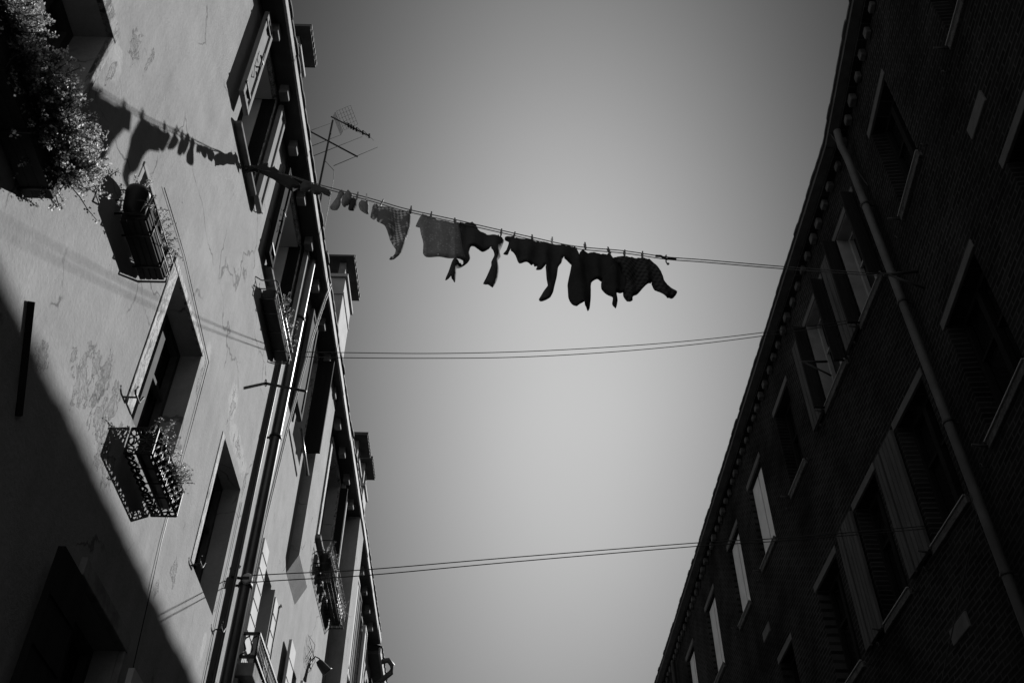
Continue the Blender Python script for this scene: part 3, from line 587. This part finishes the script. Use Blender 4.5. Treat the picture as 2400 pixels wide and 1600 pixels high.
pot((-1.99, 3.86, 5.885), .055, .16, 'plasticpot', 'black pot in the middle of the slatted planter'); pot((-1.99, 4.02, 5.885), .05, .15, 'terracotta', 'clay pot at the far end of the slatted planter')
bush('straggly_plant', 'straggly leggy plant with small pale leaves above the slatted planter', [(-2.0, 3.62 + .05 * i, 6.0) for i in range(10)], random.Random(11), 58, .16, (.45, .1, .65), .013, 5)
# wire basket box under the third top window
cb = thing('wire_planter', (-2.0, 6.8, 8.0), 'long dark window box in a thin wire basket under the second top window', 'planter', 'window boxes on the left wall')
m = MB(); m.box(X, 6.37, 7.22, -2.08, -1.965, 8.0, 8.015); m.box(X, 6.37, 7.22, -1.977, -1.965, 8.016, 8.12); m.box(X, 6.37, 6.382, -2.08, -1.978, 8.016, 8.12); m.box(X, 7.208, 7.22, -2.08, -1.978, 8.016, 8.12); m.box(X, 6.37, 7.22, -2.092, -2.081, 8.0, 8.12)
m.build('trough', M['planterwood'], cb, bevel=.006)
m = MB()
for y in (6.36, 6.55, 6.8, 7.05, 7.24): m.tube([(-2.1, y, 7.99), (-1.955, y, 7.99), (-1.95, y, 8.17)], .006, 6)
for z in (8.06, 8.17): m.tube([(-2.1, 6.30, z), (-1.97, 6.30, z), (-1.95, 6.33, z), (-1.95, 7.27, z), (-1.97, 7.30, z), (-2.1, 7.30, z)], .006, 6)
m.build('wire_basket', M['brass'], cb)
bush('flowering_plant', 'fine leaved plant glittering in sunlight in the wire window box', [(-2.02, 6.5 + .05 * i, 8.11) for i in range(14)], random.Random(21), 130, .17, (.35, .05, .8), .010, 4)
# far basket with pots
db = thing('basket_planter', (-2.0, 11.6, 7.9), 'long open iron basket crowded with pots, high on the wall beyond the flue', 'planter', 'window boxes on the left wall')
m = MB(); ya, yb = 10.75, 12.45
for z in (7.86, 8.02, 8.18): m.tube([(-2.1, ya, z), (-1.91, ya, z), (-1.91, yb, z), (-2.1, yb, z)], .008, 6)
for i in range(18): y = ya + (yb - ya) * i / 17; m.tube([(-2.1, y, 7.86), (-1.91, y, 7.86), (-1.905, y, 8.18)], .005, 5)
for x in (-2.06, -2.0, -1.95): m.tube([(x, ya, 7.86), (x, yb, 7.86)], .005, 5)
m.build('iron_basket', M['iron'], db)
pot((-2.0, 10.95, 7.875), .085, .2, 'plasticpot', 'near black pot in the long iron basket'); pot((-2.0, 11.18, 7.875), .09, .17, 'palepot', 'pale clay pot second along the long iron basket')
pot((-2.0, 11.42, 7.875), .085, .2, 'terracotta', 'dark clay pot between the pale pots of the long basket'); pot((-2.0, 11.64, 7.875), .08, .16, 'palepot', 'smaller pale pot midway along the long iron basket')
t = thing('trough_pot', (-2.0, 12.15, 7.875), 'long black trough at the far end of the iron basket', 'pot', 'flower pots in the left wall planters'); m = MB(); m.box(X, 11.85, 12.42, -2.07, -1.93, 7.875, 8.06); m.build('trough_body', M['plasticpot'], t, bevel=.02)
bush('basket_plant', 'wiry plant with few leaves growing from the long iron basket', [(-2.0, 10.95 + .1 * i, 8.05) for i in range(15)], random.Random(31), 40, .2, (.3, .05, .8), .014, 3)
# wall lamp with a wire guard
lp = thing('wall_lamp', (-2.1, 11.55, 6.85), 'small dark lamp on a curved arm with a wire guard low on the sunlit wall', 'lamp')
m = MB(); m.tube([P(11.45, 0, 6.92), P(11.45, .05, 6.99), P(11.46, .10, 6.97), P(11.47, .11, 6.93)], .008, 6); m.box(LW, 11.40, 11.50, -.005, .012, 6.86, 6.97); m.build('arm', M['iron'], lp)
m = MB(); m.lathe(P(11.5, .11, 6.93), [(0, .04), (.03, .04), (.045, 0), (.06, -.12), (.075, -.14), (.05, -.14), (0, -.1)], 16, V((-.6, -.35, .6))); m.build('lamp_head', M['iron'], lp)
m = MB()
for i in range(6): y = 11.0 + .07 * i; m.tube([P(y, .01, 7.05), P(y + .03, .07, 6.9), P(y + .02, .01, 6.75)], .003, 4)
for z in (6.78, 6.9, 7.02): m.tube([P(10.98, .03, z), P(11.2, .07, z), P(11.4, .03, z)], .003, 4)
m.build('wire_guard', M['iron'], lp)

# ------------------------------------------------------------------ clotheslines
def spline(pts, n):
    out = []; pts = [V(p) for p in pts]
    for i in range(len(pts) - 1):
        p0, p1, p2, p3 = pts[max(i - 1, 0)], pts[i], pts[i + 1], pts[min(i + 2, len(pts) - 1)]
        for k in range(n):
            t = k / n; out.append(.5 * ((2 * p1) + (p2 - p0) * t + (2 * p0 - 5 * p1 + 4 * p2 - p3) * t * t + (3 * p1 - p0 - 3 * p2 + p3) * t ** 3))
    return out + [pts[-1]]
CA = V((-2.03, 5.126, 8.304)); CB = V((3.95, 6.651, 8.805)); CU = V((CB.x - CA.x, CB.y - CA.y, 0)).normalized(); CN = V((CU.y, -CU.x, 0))
up = [(-1.988, 5.137, 8.297), (-1.704, 5.209, 8.305), (-1.523, 5.255, 8.276), (-1.036, 5.379, 8.237), (-0.744, 5.454, 8.204), (-0.29, 5.57, 8.203), (-0.119, 5.613, 8.198), (0.346, 5.732, 8.192), (0.733, 5.83, 8.197), (1.197, 5.949, 8.282), (1.586, 6.048, 8.324), (1.961, 6.143, 8.4), (2.792, 6.355, 8.562), (3.935, 6.647, 8.8)]
UPS = spline(up, 6)
LOWS = [p - V((0, 0, min(.032, max(0, (p.x + 1.9) * .06)))) for p in UPS]
def cordz(x, line):
    for a, b in zip(line, line[1:]):
        if a.x <= x <= b.x: return a.lerp(b, (x - a.x) / (b.x - a.x)).z
    return line[-1].z
def pulley(t, c, ax, r=.045, mat='flash'):
    m = MB(); m.lathe(c, [(.012, -.014), (r, -.014), (r * .72, -.004), (r * .72, .004), (r, .014), (.012, .014)], 18, V(ax)); m.build('pulley', M[mat], t)
    m = MB(); c = V(c); m.box(Fr(c, (0, 1, 0), (1, 0, 0)), -.022, -.016, -.05, .02, -.012, .012); m.box(Fr(c, (0, 1, 0), (1, 0, 0)), .016, .022, -.05, .02, -.012, .012); m.build('pulley_block', M['iron'], t)
cl = thing('clothesline', CA, 'loaded washing line hung with dark clothes across the street, the highest of three lines', 'clothesline', 'washing lines across the street')
MB().tube(UPS, .0045, 6).build('cord', M['rope'], cl); MB().tube(LOWS, .0045, 6).build('cord', M['rope'], cl)
m = MB(); m.tube([V((1.584, 6.047, 8.306)) + CU * x + V((0, 0, z)) for x, z in ((-.1, .0), (-.05, .012), (0, -.012), (.05, .012), (.1, .018))], .012, 6); KN = V((1.584, 6.047, 8.306)); m.tube([KN, KN + V((-.005, 0, -.05)), KN + V((.01, 0, -.09))], .006, 6)
m.lathe(KN + V((.01, 0, -.075)), [(0, -.014), (.014, 0), (0, .014)], 8); m.lathe(KN + V((0, 0, .018)), [(.016, -.004), (.022, 0), (.016, .004)], 10, CU); m.build('knot', M['wire'], cl)
pulley(cl, CA + V((.01, 0, -.02)), (0, 1, 0), .03, 'zinc'); m = MB(); m.tube([P(CA.y + .1, -.03, 8.36), P(CA.y, .07, CA.z - .02)], .01, 6); m.build('bracket', M['iron'], cl)
def wline(name, label, A, Bq, pts1, pts2):
    t = thing(name, A, label, 'clothesline', 'washing lines across the street')
    MB().tube(spline(pts1, 8), .0042, 6).build('cord', M['wire'], t); MB().tube(spline(pts2, 8), .0042, 6).build('cord', M['wire'], t)
    return t
t = wline('clothesline', 'empty double washing line crossing the middle of the sky', (-2.1, 7.63, 8.47), 0,
          [(-2.06, 7.63, 8.50), (-1.552, 7.676, 8.545), (-.671, 7.751, 8.623), (.231, 7.827, 8.737), (1.163, 7.905, 8.893), (2.131, 7.987, 9.089), (3.044, 8.064, 9.317), (4.26, 8.165, 9.66)],
          [(-2.06, 7.63, 8.44), (-1.543, 7.677, 8.474), (-.671, 7.751, 8.555), (.231, 7.827, 8.66), (1.158, 7.905, 8.817), (2.123, 7.986, 9.024), (3.081, 8.067, 9.275), (4.26, 8.165, 9.62)])
pulley(t, (-2.05, 7.63, 8.47), (0, 1, 0), .035)
t = wline('clothesline', 'lowest empty double washing line, ending at a white pulley on the left', (-2.1, 7.4, 5.8), 0,
          [(-1.985, 7.43, 5.80), (-1.62, 7.47, 5.85), (-1.0, 7.52, 5.925), (.231, 7.66, 6.145), (1.955, 7.85, 6.44), (2.71, 7.95, 6.56), (4.26, 8.12, 6.83)],
          [(-1.985, 7.43, 5.735), (-1.62, 7.47, 5.79), (-1.0, 7.52, 5.87), (.231, 7.66, 6.10), (1.955, 7.85, 6.405), (2.71, 7.95, 6.53), (4.26, 8.12, 6.80)])
pulley(t, (-1.985, 7.43, 5.768), (0, 1, 0), .045, 'whitewood'); m = MB(); m.tube([P(7.36, -.02, 5.75), P(7.43, .10, 5.768)], .012, 6); m.tube([P(7.36, .02, 5.80), P(7.36, .06, 5.84), P(7.36, .03, 5.87)], .008, 6); m.build('bracket', M['iron'], t)

# ------------------------------------------------------------------ washing
# outlines in metres on the plane of the line: u along the line from its left end, z height (traced garment shapes at their real size)
GARMENTS = [
 ('garment', 'twisted black garment bunched at the left end of the loaded line, against the eaves', 'garment', 'black', 0.0, 0.03, [(-0.035, 8.218), (-0.002, 8.294), (0.05, 8.359), (0.083, 8.399), (0.125, 8.41), (0.146, 8.361), (0.18, 8.39), (0.234, 8.347), (0.305, 8.304), (0.364, 8.283), (0.425, 8.246), (0.439, 8.213), (0.401, 8.189), (0.37, 8.132), (0.33, 8.137), (0.291, 8.187), (0.241, 8.207), (0.171, 8.246), (0.119, 8.279), (0.07, 8.288), (0.028, 8.262), (-0.019, 8.219)]),
 ('folded_cloth', 'small grey cloth folded over the line just right of the twisted black garment', 'cloth', 'greycloth', 0.012, 0.02, [(0.428, 8.183), (0.432, 8.255), (0.527, 8.259), (0.608, 8.256), (0.677, 8.219), (0.693, 8.202), (0.672, 8.16), (0.643, 8.169), (0.61, 8.177), (0.548, 8.162), (0.52, 8.196), (0.489, 8.16), (0.437, 8.159)]),
 ('sock', 'lit grey sock leftmost of the four socks, hanging at a slant', 'sock', 'greysock', 0.0, 0.018, [(0.697, 8.068), (0.737, 8.183), (0.745, 8.243), (0.767, 8.273), (0.805, 8.244), (0.781, 8.166), (0.784, 8.091), (0.76, 8.027), (0.723, 8.036)]),
 ('sock', 'grey sock second from left, curled like a paw', 'sock', 'greysock', 0.02, 0.018, [(0.784, 8.097), (0.786, 8.178), (0.806, 8.257), (0.817, 8.267), (0.863, 8.251), (0.862, 8.168), (0.83, 8.082), (0.808, 8.062)]),
 ('sock', 'darker sock third from left, tucked behind its neighbour', 'sock', 'charcoal', 0.0, 0.018, [(0.848, 8.075), (0.853, 8.162), (0.87, 8.209), (0.908, 8.194), (0.914, 8.135), (0.893, 8.051), (0.859, 8.047)]),
 ('sock', 'grey pointed sock rightmost of the four, beside the lattice cloth', 'sock', 'greysock', 0.012, 0.015, [(0.928, 8.14), (0.935, 8.183), (1.005, 8.191), (1.02, 8.048), (0.985, 8.056), (0.946, 8.081)]),
 ('kitchen_cloth', 'lattice patterned cloth blowing to a point, brightly lit at its tip', 'cloth', 'teatowel', 0.0, 0.018, [(1.042, 8.007), (1.044, 8.119), (1.048, 8.186), (1.077, 8.193), (1.124, 8.182), (1.229, 8.183), (1.328, 8.189), (1.372, 8.189), (1.378, 8.0), (1.368, 7.909), (1.349, 7.798), (1.326, 7.654), (1.277, 7.592), (1.24, 7.583), (1.279, 7.649), (1.285, 7.712), (1.249, 7.776), (1.222, 7.801), (1.17, 7.924), (1.116, 7.984), (1.088, 8.003)]),
 ('pillowcase', 'pale dotted pillowcase hanging square with its open hem toward the street', 'pillowcase', 'towel', 0.015, 0.014, [(1.428, 8.025), (1.44, 8.09), (1.459, 8.159), (1.472, 8.173), (1.502, 8.165), (1.596, 8.151), (1.744, 8.141), (1.795, 8.14), (1.816, 8.032), (1.834, 7.882), (1.868, 7.768), (1.861, 7.726), (1.749, 7.718), (1.62, 7.697), (1.538, 7.677), (1.509, 7.704), (1.504, 7.817), (1.475, 7.924), (1.461, 8.008)]),
 ('shirt', 'black long sleeved shirt with two dangling sleeves, right of the dotted pillowcase', 'shirt', 'navy', -0.012, 0.03, [(1.795, 8.194), (1.83, 8.217), (1.911, 8.238), (1.963, 8.21), (1.984, 8.154), (2.036, 8.142), (2.104, 8.139), (2.207, 8.134), (2.199, 8.074), (2.173, 7.977), (2.186, 7.934), (2.156, 7.853), (2.16, 7.742), (2.15, 7.609), (2.112, 7.496), (2.076, 7.532), (2.04, 7.547), (2.071, 7.65), (2.096, 7.742), (2.098, 7.8), (2.121, 7.888), (2.086, 7.969), (2.013, 7.939), (1.913, 7.92), (1.898, 7.853), (1.91, 7.781), (1.892, 7.733), (1.847, 7.696), (1.798, 7.625), (1.797, 7.542), (1.791, 7.459), (1.752, 7.494), (1.714, 7.476), (1.736, 7.57), (1.765, 7.708), (1.821, 7.711), (1.862, 7.733), (1.842, 7.865), (1.816, 8.032)]),
 ('trousers', 'black garment with one long trailing leg, pegged right of the black shirt', 'trousers', 'charcoal', 0.014, 0.035, [(2.2, 7.925), (2.225, 7.97), (2.244, 8.067), (2.213, 8.087), (2.213, 8.134), (2.289, 8.14), (2.462, 8.148), (2.646, 8.159), (2.747, 8.171), (2.846, 8.188), (2.872, 8.163), (2.887, 8.076), (2.878, 7.983), (2.84, 7.956), (2.813, 7.979), (2.732, 8.001), (2.711, 7.933), (2.682, 7.874), (2.667, 7.744), (2.632, 7.576), (2.594, 7.47), (2.559, 7.433), (2.515, 7.417), (2.505, 7.443), (2.548, 7.552), (2.59, 7.643), (2.573, 7.766), (2.561, 7.838), (2.527, 7.796), (2.492, 7.817), (2.5, 7.857), (2.422, 7.859), (2.343, 7.835), (2.307, 7.887), (2.249, 7.948), (2.231, 7.899)]),
 ('sweater', 'black hooded sweater with both sleeves hanging straight down', 'sweater', 'black', -0.016, 0.035, [(2.849, 8.196), (2.874, 8.197), (2.892, 8.088), (2.91, 8.178), (2.938, 8.218), (2.981, 8.183), (3.075, 8.193), (3.152, 8.205), (3.183, 8.243), (3.209, 8.211), (3.238, 8.156), (3.305, 8.111), (3.299, 7.928), (3.148, 7.887), (3.096, 7.863), (3.002, 7.829), (2.99, 7.714), (2.977, 7.541), (2.955, 7.489), (2.936, 7.512), (2.885, 7.515), (2.849, 7.491), (2.82, 7.533), (2.793, 7.622), (2.795, 7.769), (2.817, 7.965), (2.827, 8.045)]),
 ('garment', 'black bunched garment with a hanging tail, behind the plaid shirt', 'garment', 'black', 0.028, 0.03, [(3.096, 7.869), (3.165, 7.991), (3.253, 8.043), (3.311, 7.957), (3.305, 7.779), (3.257, 7.753), (3.203, 7.707), (3.206, 7.616), (3.187, 7.525), (3.161, 7.568), (3.166, 7.639), (3.119, 7.677), (3.073, 7.728), (3.078, 7.801)]),
 ('plaid_shirt', 'dark plaid flannel shirt hanging last on the right with one sleeve flung out', 'shirt', 'plaid', 0.0, 0.032, [(3.215, 8.191), (3.323, 8.206), (3.499, 8.248), (3.587, 8.255), (3.628, 8.194), (3.659, 8.124), (3.711, 8.074), (3.719, 8.009), (3.79, 7.891), (3.76, 7.838), (3.715, 7.82), (3.682, 7.778), (3.64, 7.824), (3.597, 7.9), (3.567, 7.974), (3.471, 7.864), (3.354, 7.707), (3.348, 7.662), (3.326, 7.642), (3.303, 7.648), (3.282, 7.723), (3.284, 7.911), (3.284, 8.078), (3.232, 8.141)])]
def garment(name, label, cat, mat, outline, off, amp, seed, wl=.11, group='washing on the loaded line'):
    n = len(outline); pts = [V((u, z)) for u, z in outline]
    us = [p.x for p in pts]; zs = [p.y for p in pts]; st = .013
    # resample outline with slight softness
    dense = []
    for i in range(n):
        p0, p1, p2, p3 = pts[i - 1], pts[i], pts[(i + 1) % n], pts[(i + 2) % n]
        L = (p2 - p1).length; kk = max(1, int(L / st))
        for k in range(kk):
            t = k / kk; q = .5 * ((2 * p1) + (p2 - p0) * t + (2 * p0 - 5 * p1 + 4 * p2 - p3) * t * t + (3 * p1 - p0 - 3 * p2 + p3) * t ** 3)
            dense.append(p1.lerp(p2, t).lerp(q, .6))
    def inside(p):
        c = False; j = len(dense) - 1
        for i in range(len(dense)):
            a, b = dense[i], dense[j]
            if (a.y > p.y) != (b.y > p.y) and p.x < (b.x - a.x) * (p.y - a.y) / (b.y - a.y) + a.x: c = not c
            j = i
        return c
    P2 = list(dense); rnd = random.Random(seed); u = min(us)
    while u < max(us):
        z = min(zs)
        while z < max(zs):
            q = V((u + rnd.uniform(-.003, .003), z + rnd.uniform(-.003, .003)))
            if inside(q) and min((q - d).length for d in dense) > st * .6: P2.append(q)
            z += st
        u += st
    m = len(dense)
    def edge(u, z):
        best = 9
        for i in range(m):
            a, b = dense[i], dense[(i + 1) % m]
            if (a.y > z) != (b.y > z):
                x = (b.x - a.x) * (z - a.y) / (b.y - a.y) + a.x - u
                if -1e-4 < x < best: best = x
        return max(0, .022 - best) if best < 9 else .0
    vo, eo, fo, *_ = delaunay_2d_cdt(P2, [(i, (i + 1) % m) for i in range(m)], [list(range(m))], 1, 1e-5)
    def d(u, z):
        x = CA.x + CU.x * u; h = max(0, min(1, (cordz(x, LOWS) - z) / .22)); q = V((u / wl, z / (wl * 3.2), seed * 7.3))
        return amp * (.25 + h) * (noise.noise(q) * 1.1 + .55 * math.sin(u / wl * 4.2 + 1.5 * noise.noise(q * .5) + seed)) + amp * .5 * h * noise.noise(V((u * 4, z * 7, seed)))
    mb = MB(); pos = [CA * 1 + CU * p.x + V((0, 0, p.y - CA.z)) + CN * (off + d(p.x, p.y) - 1.15 * edge(p.x, p.y)) for p in vo]
    mb.add(pos, [tuple(f) for f in fo], True)
    cu = sum(us) / n; o = mb.build(name, M[mat], None, CA + CU * cu + V((0, 0, max(zs) - CA.z)))
    uvl = o.data.uv_layers.new(name='UVMap')
    for lp_ in o.data.loops: p = vo[lp_.vertex_index]; uvl.data[lp_.index].uv = (p.x, p.y)
    s = o.modifiers.new('Thickness', 'SOLIDIFY'); s.thickness = .005; s.offset = 0
    return tag(o, label, cat, group)
for i, (name, label, cat, mat, off, amp, ol) in enumerate(GARMENTS): garment(name, label, cat, mat, ol, off, amp, i + 1)
PEGS = [
 (0.903, 8.234, 0.075, 0, 'peg', 'grey peg holding the right edge of the third sock'),
 (0.981, 8.235, 0.085, 0.12, 'pegw', 'white peg pinning the pointed sock, brightest on the left half of the line'),
 (1.115, 8.212, 0.075, -0.25, 'peg', 'slanting peg near the left corner of the lattice cloth'),
 (1.368, 8.205, 0.075, 0.05, 'peg', 'peg at the right corner of the lattice cloth'),
 (1.546, 8.19, 0.075, 0.02, 'peg', 'peg left of centre on the dotted pillowcase'),
 (1.76, 8.174, 0.075, 0.25, 'peg', 'tilted peg at the right side of the dotted pillowcase'),
 (2.171, 8.165, 0.075, -0.03, 'peg', 'peg on the right shoulder of the black shirt'),
 (2.289, 8.164, 0.075, -0.12, 'peg', 'peg at the left end of the garment with one trailing leg'),
 (2.453, 8.176, 0.075, 0.12, 'peg', 'second peg on the garment with one trailing leg'),
 (2.636, 8.198, 0.085, 0, 'pegw', 'bright white peg above the trailing leg, the palest on the line'),
 (2.946, 8.228, 0.075, 0.1, 'peg', 'dark peg at the left shoulder of the hooded sweater'),
 (3.171, 8.235, 0.075, 0.3, 'peg', 'tilted peg at the right shoulder of the hooded sweater'),
 (3.321, 8.245, 0.075, -0.05, 'peg', 'peg at the left of the plaid shirt'),
 (3.495, 8.279, 0.075, -0.06, 'peg', 'rightmost peg on the line, on the plaid shirt')]
for (u, z, h, tilt, mat, label) in PEGS:
    m = MB(); c = CA + CU * u + V((0, 0, z - CA.z)); F = Fr(c, (CU.x, CU.y, 0), (CN.x, CN.y, 0)); T = Matrix.Rotation(tilt, 3, CN)
    for o0, o1, fl in ((-.0115, -.0035, -1), (.0035, .0115, 1)):
        pts = [F.p(a, b + fl * (.004 if zz > 0 else 0), zz) - c for zz in (-h * .55, h * .5) for (a, b) in ((-.0055, o0), (.0055, o0), (.0055, o1), (-.0055, o1))]
        m.hexa([c + T @ p for p in pts])
    m.tube([c + T @ (F.p(-.008, -.013, 0) - c), c + T @ (F.p(-.008, .013, 0) - c), c + T @ (F.p(.008, .013, 0) - c), c + T @ (F.p(.008, -.013, 0) - c)], .002, 4)
    tag(m.build('clothes_peg', M[mat], None, c), label, 'clothes peg', 'pegs on the loaded washing line')

# ------------------------------------------------------------------ camera
MC = ((0.999579, -0.01933, -0.021624), (-0.028998, -0.681139, -0.73158), (-0.000587, 0.731899, -0.681413))
cam = bpy.data.cameras.new('Camera'); co = bpy.data.objects.new('Camera', cam); col.objects.link(co); scene.camera = co
co.matrix_world = Matrix([[*MC[0], 0], [*MC[1], 0], [*MC[2], 1.6], [0, 0, 0, 1]])
cam.lens = 34.815; cam.sensor_width = 36; cam.clip_start = .05; cam.clip_end = 500

# ------------------------------------------------------------------ light: one sun and the sky
SD = V((1, 1.44, 1.145)).normalized()
sun = bpy.data.lights.new('Sun', 'SUN'); sun.energy = 4; sun.angle = math.radians(.53); so = bpy.data.objects.new('Sun', sun); col.objects.link(so)
so.rotation_euler = SD.to_track_quat('Z', 'Y').to_euler()
wd = bpy.data.worlds.new('World'); scene.world = wd; wd.use_nodes = True; nt = wd.node_tree
sky = N(nt, 'ShaderNodeTexSky', sky_type='NISHITA', sun_disc=False); sky.sun_elevation = math.asin(SD.z); sky.sun_rotation = math.atan2(SD.x, SD.y)
sky.dust_density = 1.0; sky.ozone_density = 1.0
sp = N(nt, 'ShaderNodeSeparateColor'); nt.links.new(sky.outputs[0], sp.inputs[0])
lum = mth(nt, 'ADD', mth(nt, 'MULTIPLY', sp.outputs[0], .7), mth(nt, 'MULTIPLY', sp.outputs[1], .3))
# lens vignette painted into the sky: bright centre over the street, dimmed around it
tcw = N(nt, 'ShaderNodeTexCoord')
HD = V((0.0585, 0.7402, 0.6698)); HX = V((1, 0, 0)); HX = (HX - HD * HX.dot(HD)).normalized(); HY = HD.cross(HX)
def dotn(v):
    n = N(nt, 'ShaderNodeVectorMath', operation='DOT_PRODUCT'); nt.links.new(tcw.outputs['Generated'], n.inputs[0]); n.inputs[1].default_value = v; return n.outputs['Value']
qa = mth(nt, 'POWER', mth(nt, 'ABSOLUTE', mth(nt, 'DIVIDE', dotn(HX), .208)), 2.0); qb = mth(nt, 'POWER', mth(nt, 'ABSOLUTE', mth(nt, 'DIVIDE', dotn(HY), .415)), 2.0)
vignette_gain = mth(nt, 'EXPONENT', mth(nt, 'MULTIPLY', mth(nt, 'ADD', qa, qb), -1.0))
sky_fill = N(nt, 'ShaderNodeMapRange', interpolation_type='SMOOTHSTEP'); nt.links.new(dotn(HD), sky_fill.inputs['Value'])  # sky brightened far from that centre, added as fill for the shaded walls
for k_, v_ in zip(('From Min', 'From Max', 'To Min', 'To Max'), (.80, .45, 0, .95)): sky_fill.inputs[k_].default_value = v_
vignette_gain = mth(nt, 'ADD', mth(nt, 'ADD', mth(nt, 'MULTIPLY', vignette_gain, .96), .04), sky_fill.outputs[0])
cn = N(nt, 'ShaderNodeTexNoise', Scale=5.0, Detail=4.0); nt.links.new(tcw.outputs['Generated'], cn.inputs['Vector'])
lum = mth(nt, 'MULTIPLY', mth(nt, 'MULTIPLY', mth(nt, 'POWER', lum, .35), vignette_gain), mth(nt, 'ADD', 1.69, mth(nt, 'MULTIPLY', cn.outputs[0], .12)))
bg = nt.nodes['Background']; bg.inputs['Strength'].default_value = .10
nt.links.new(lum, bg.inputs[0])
scene.view_settings.view_transform = 'Standard'; scene.view_settings.look = 'None'; scene.view_settings.gamma = 1
scene.view_settings.exposure = 1.0
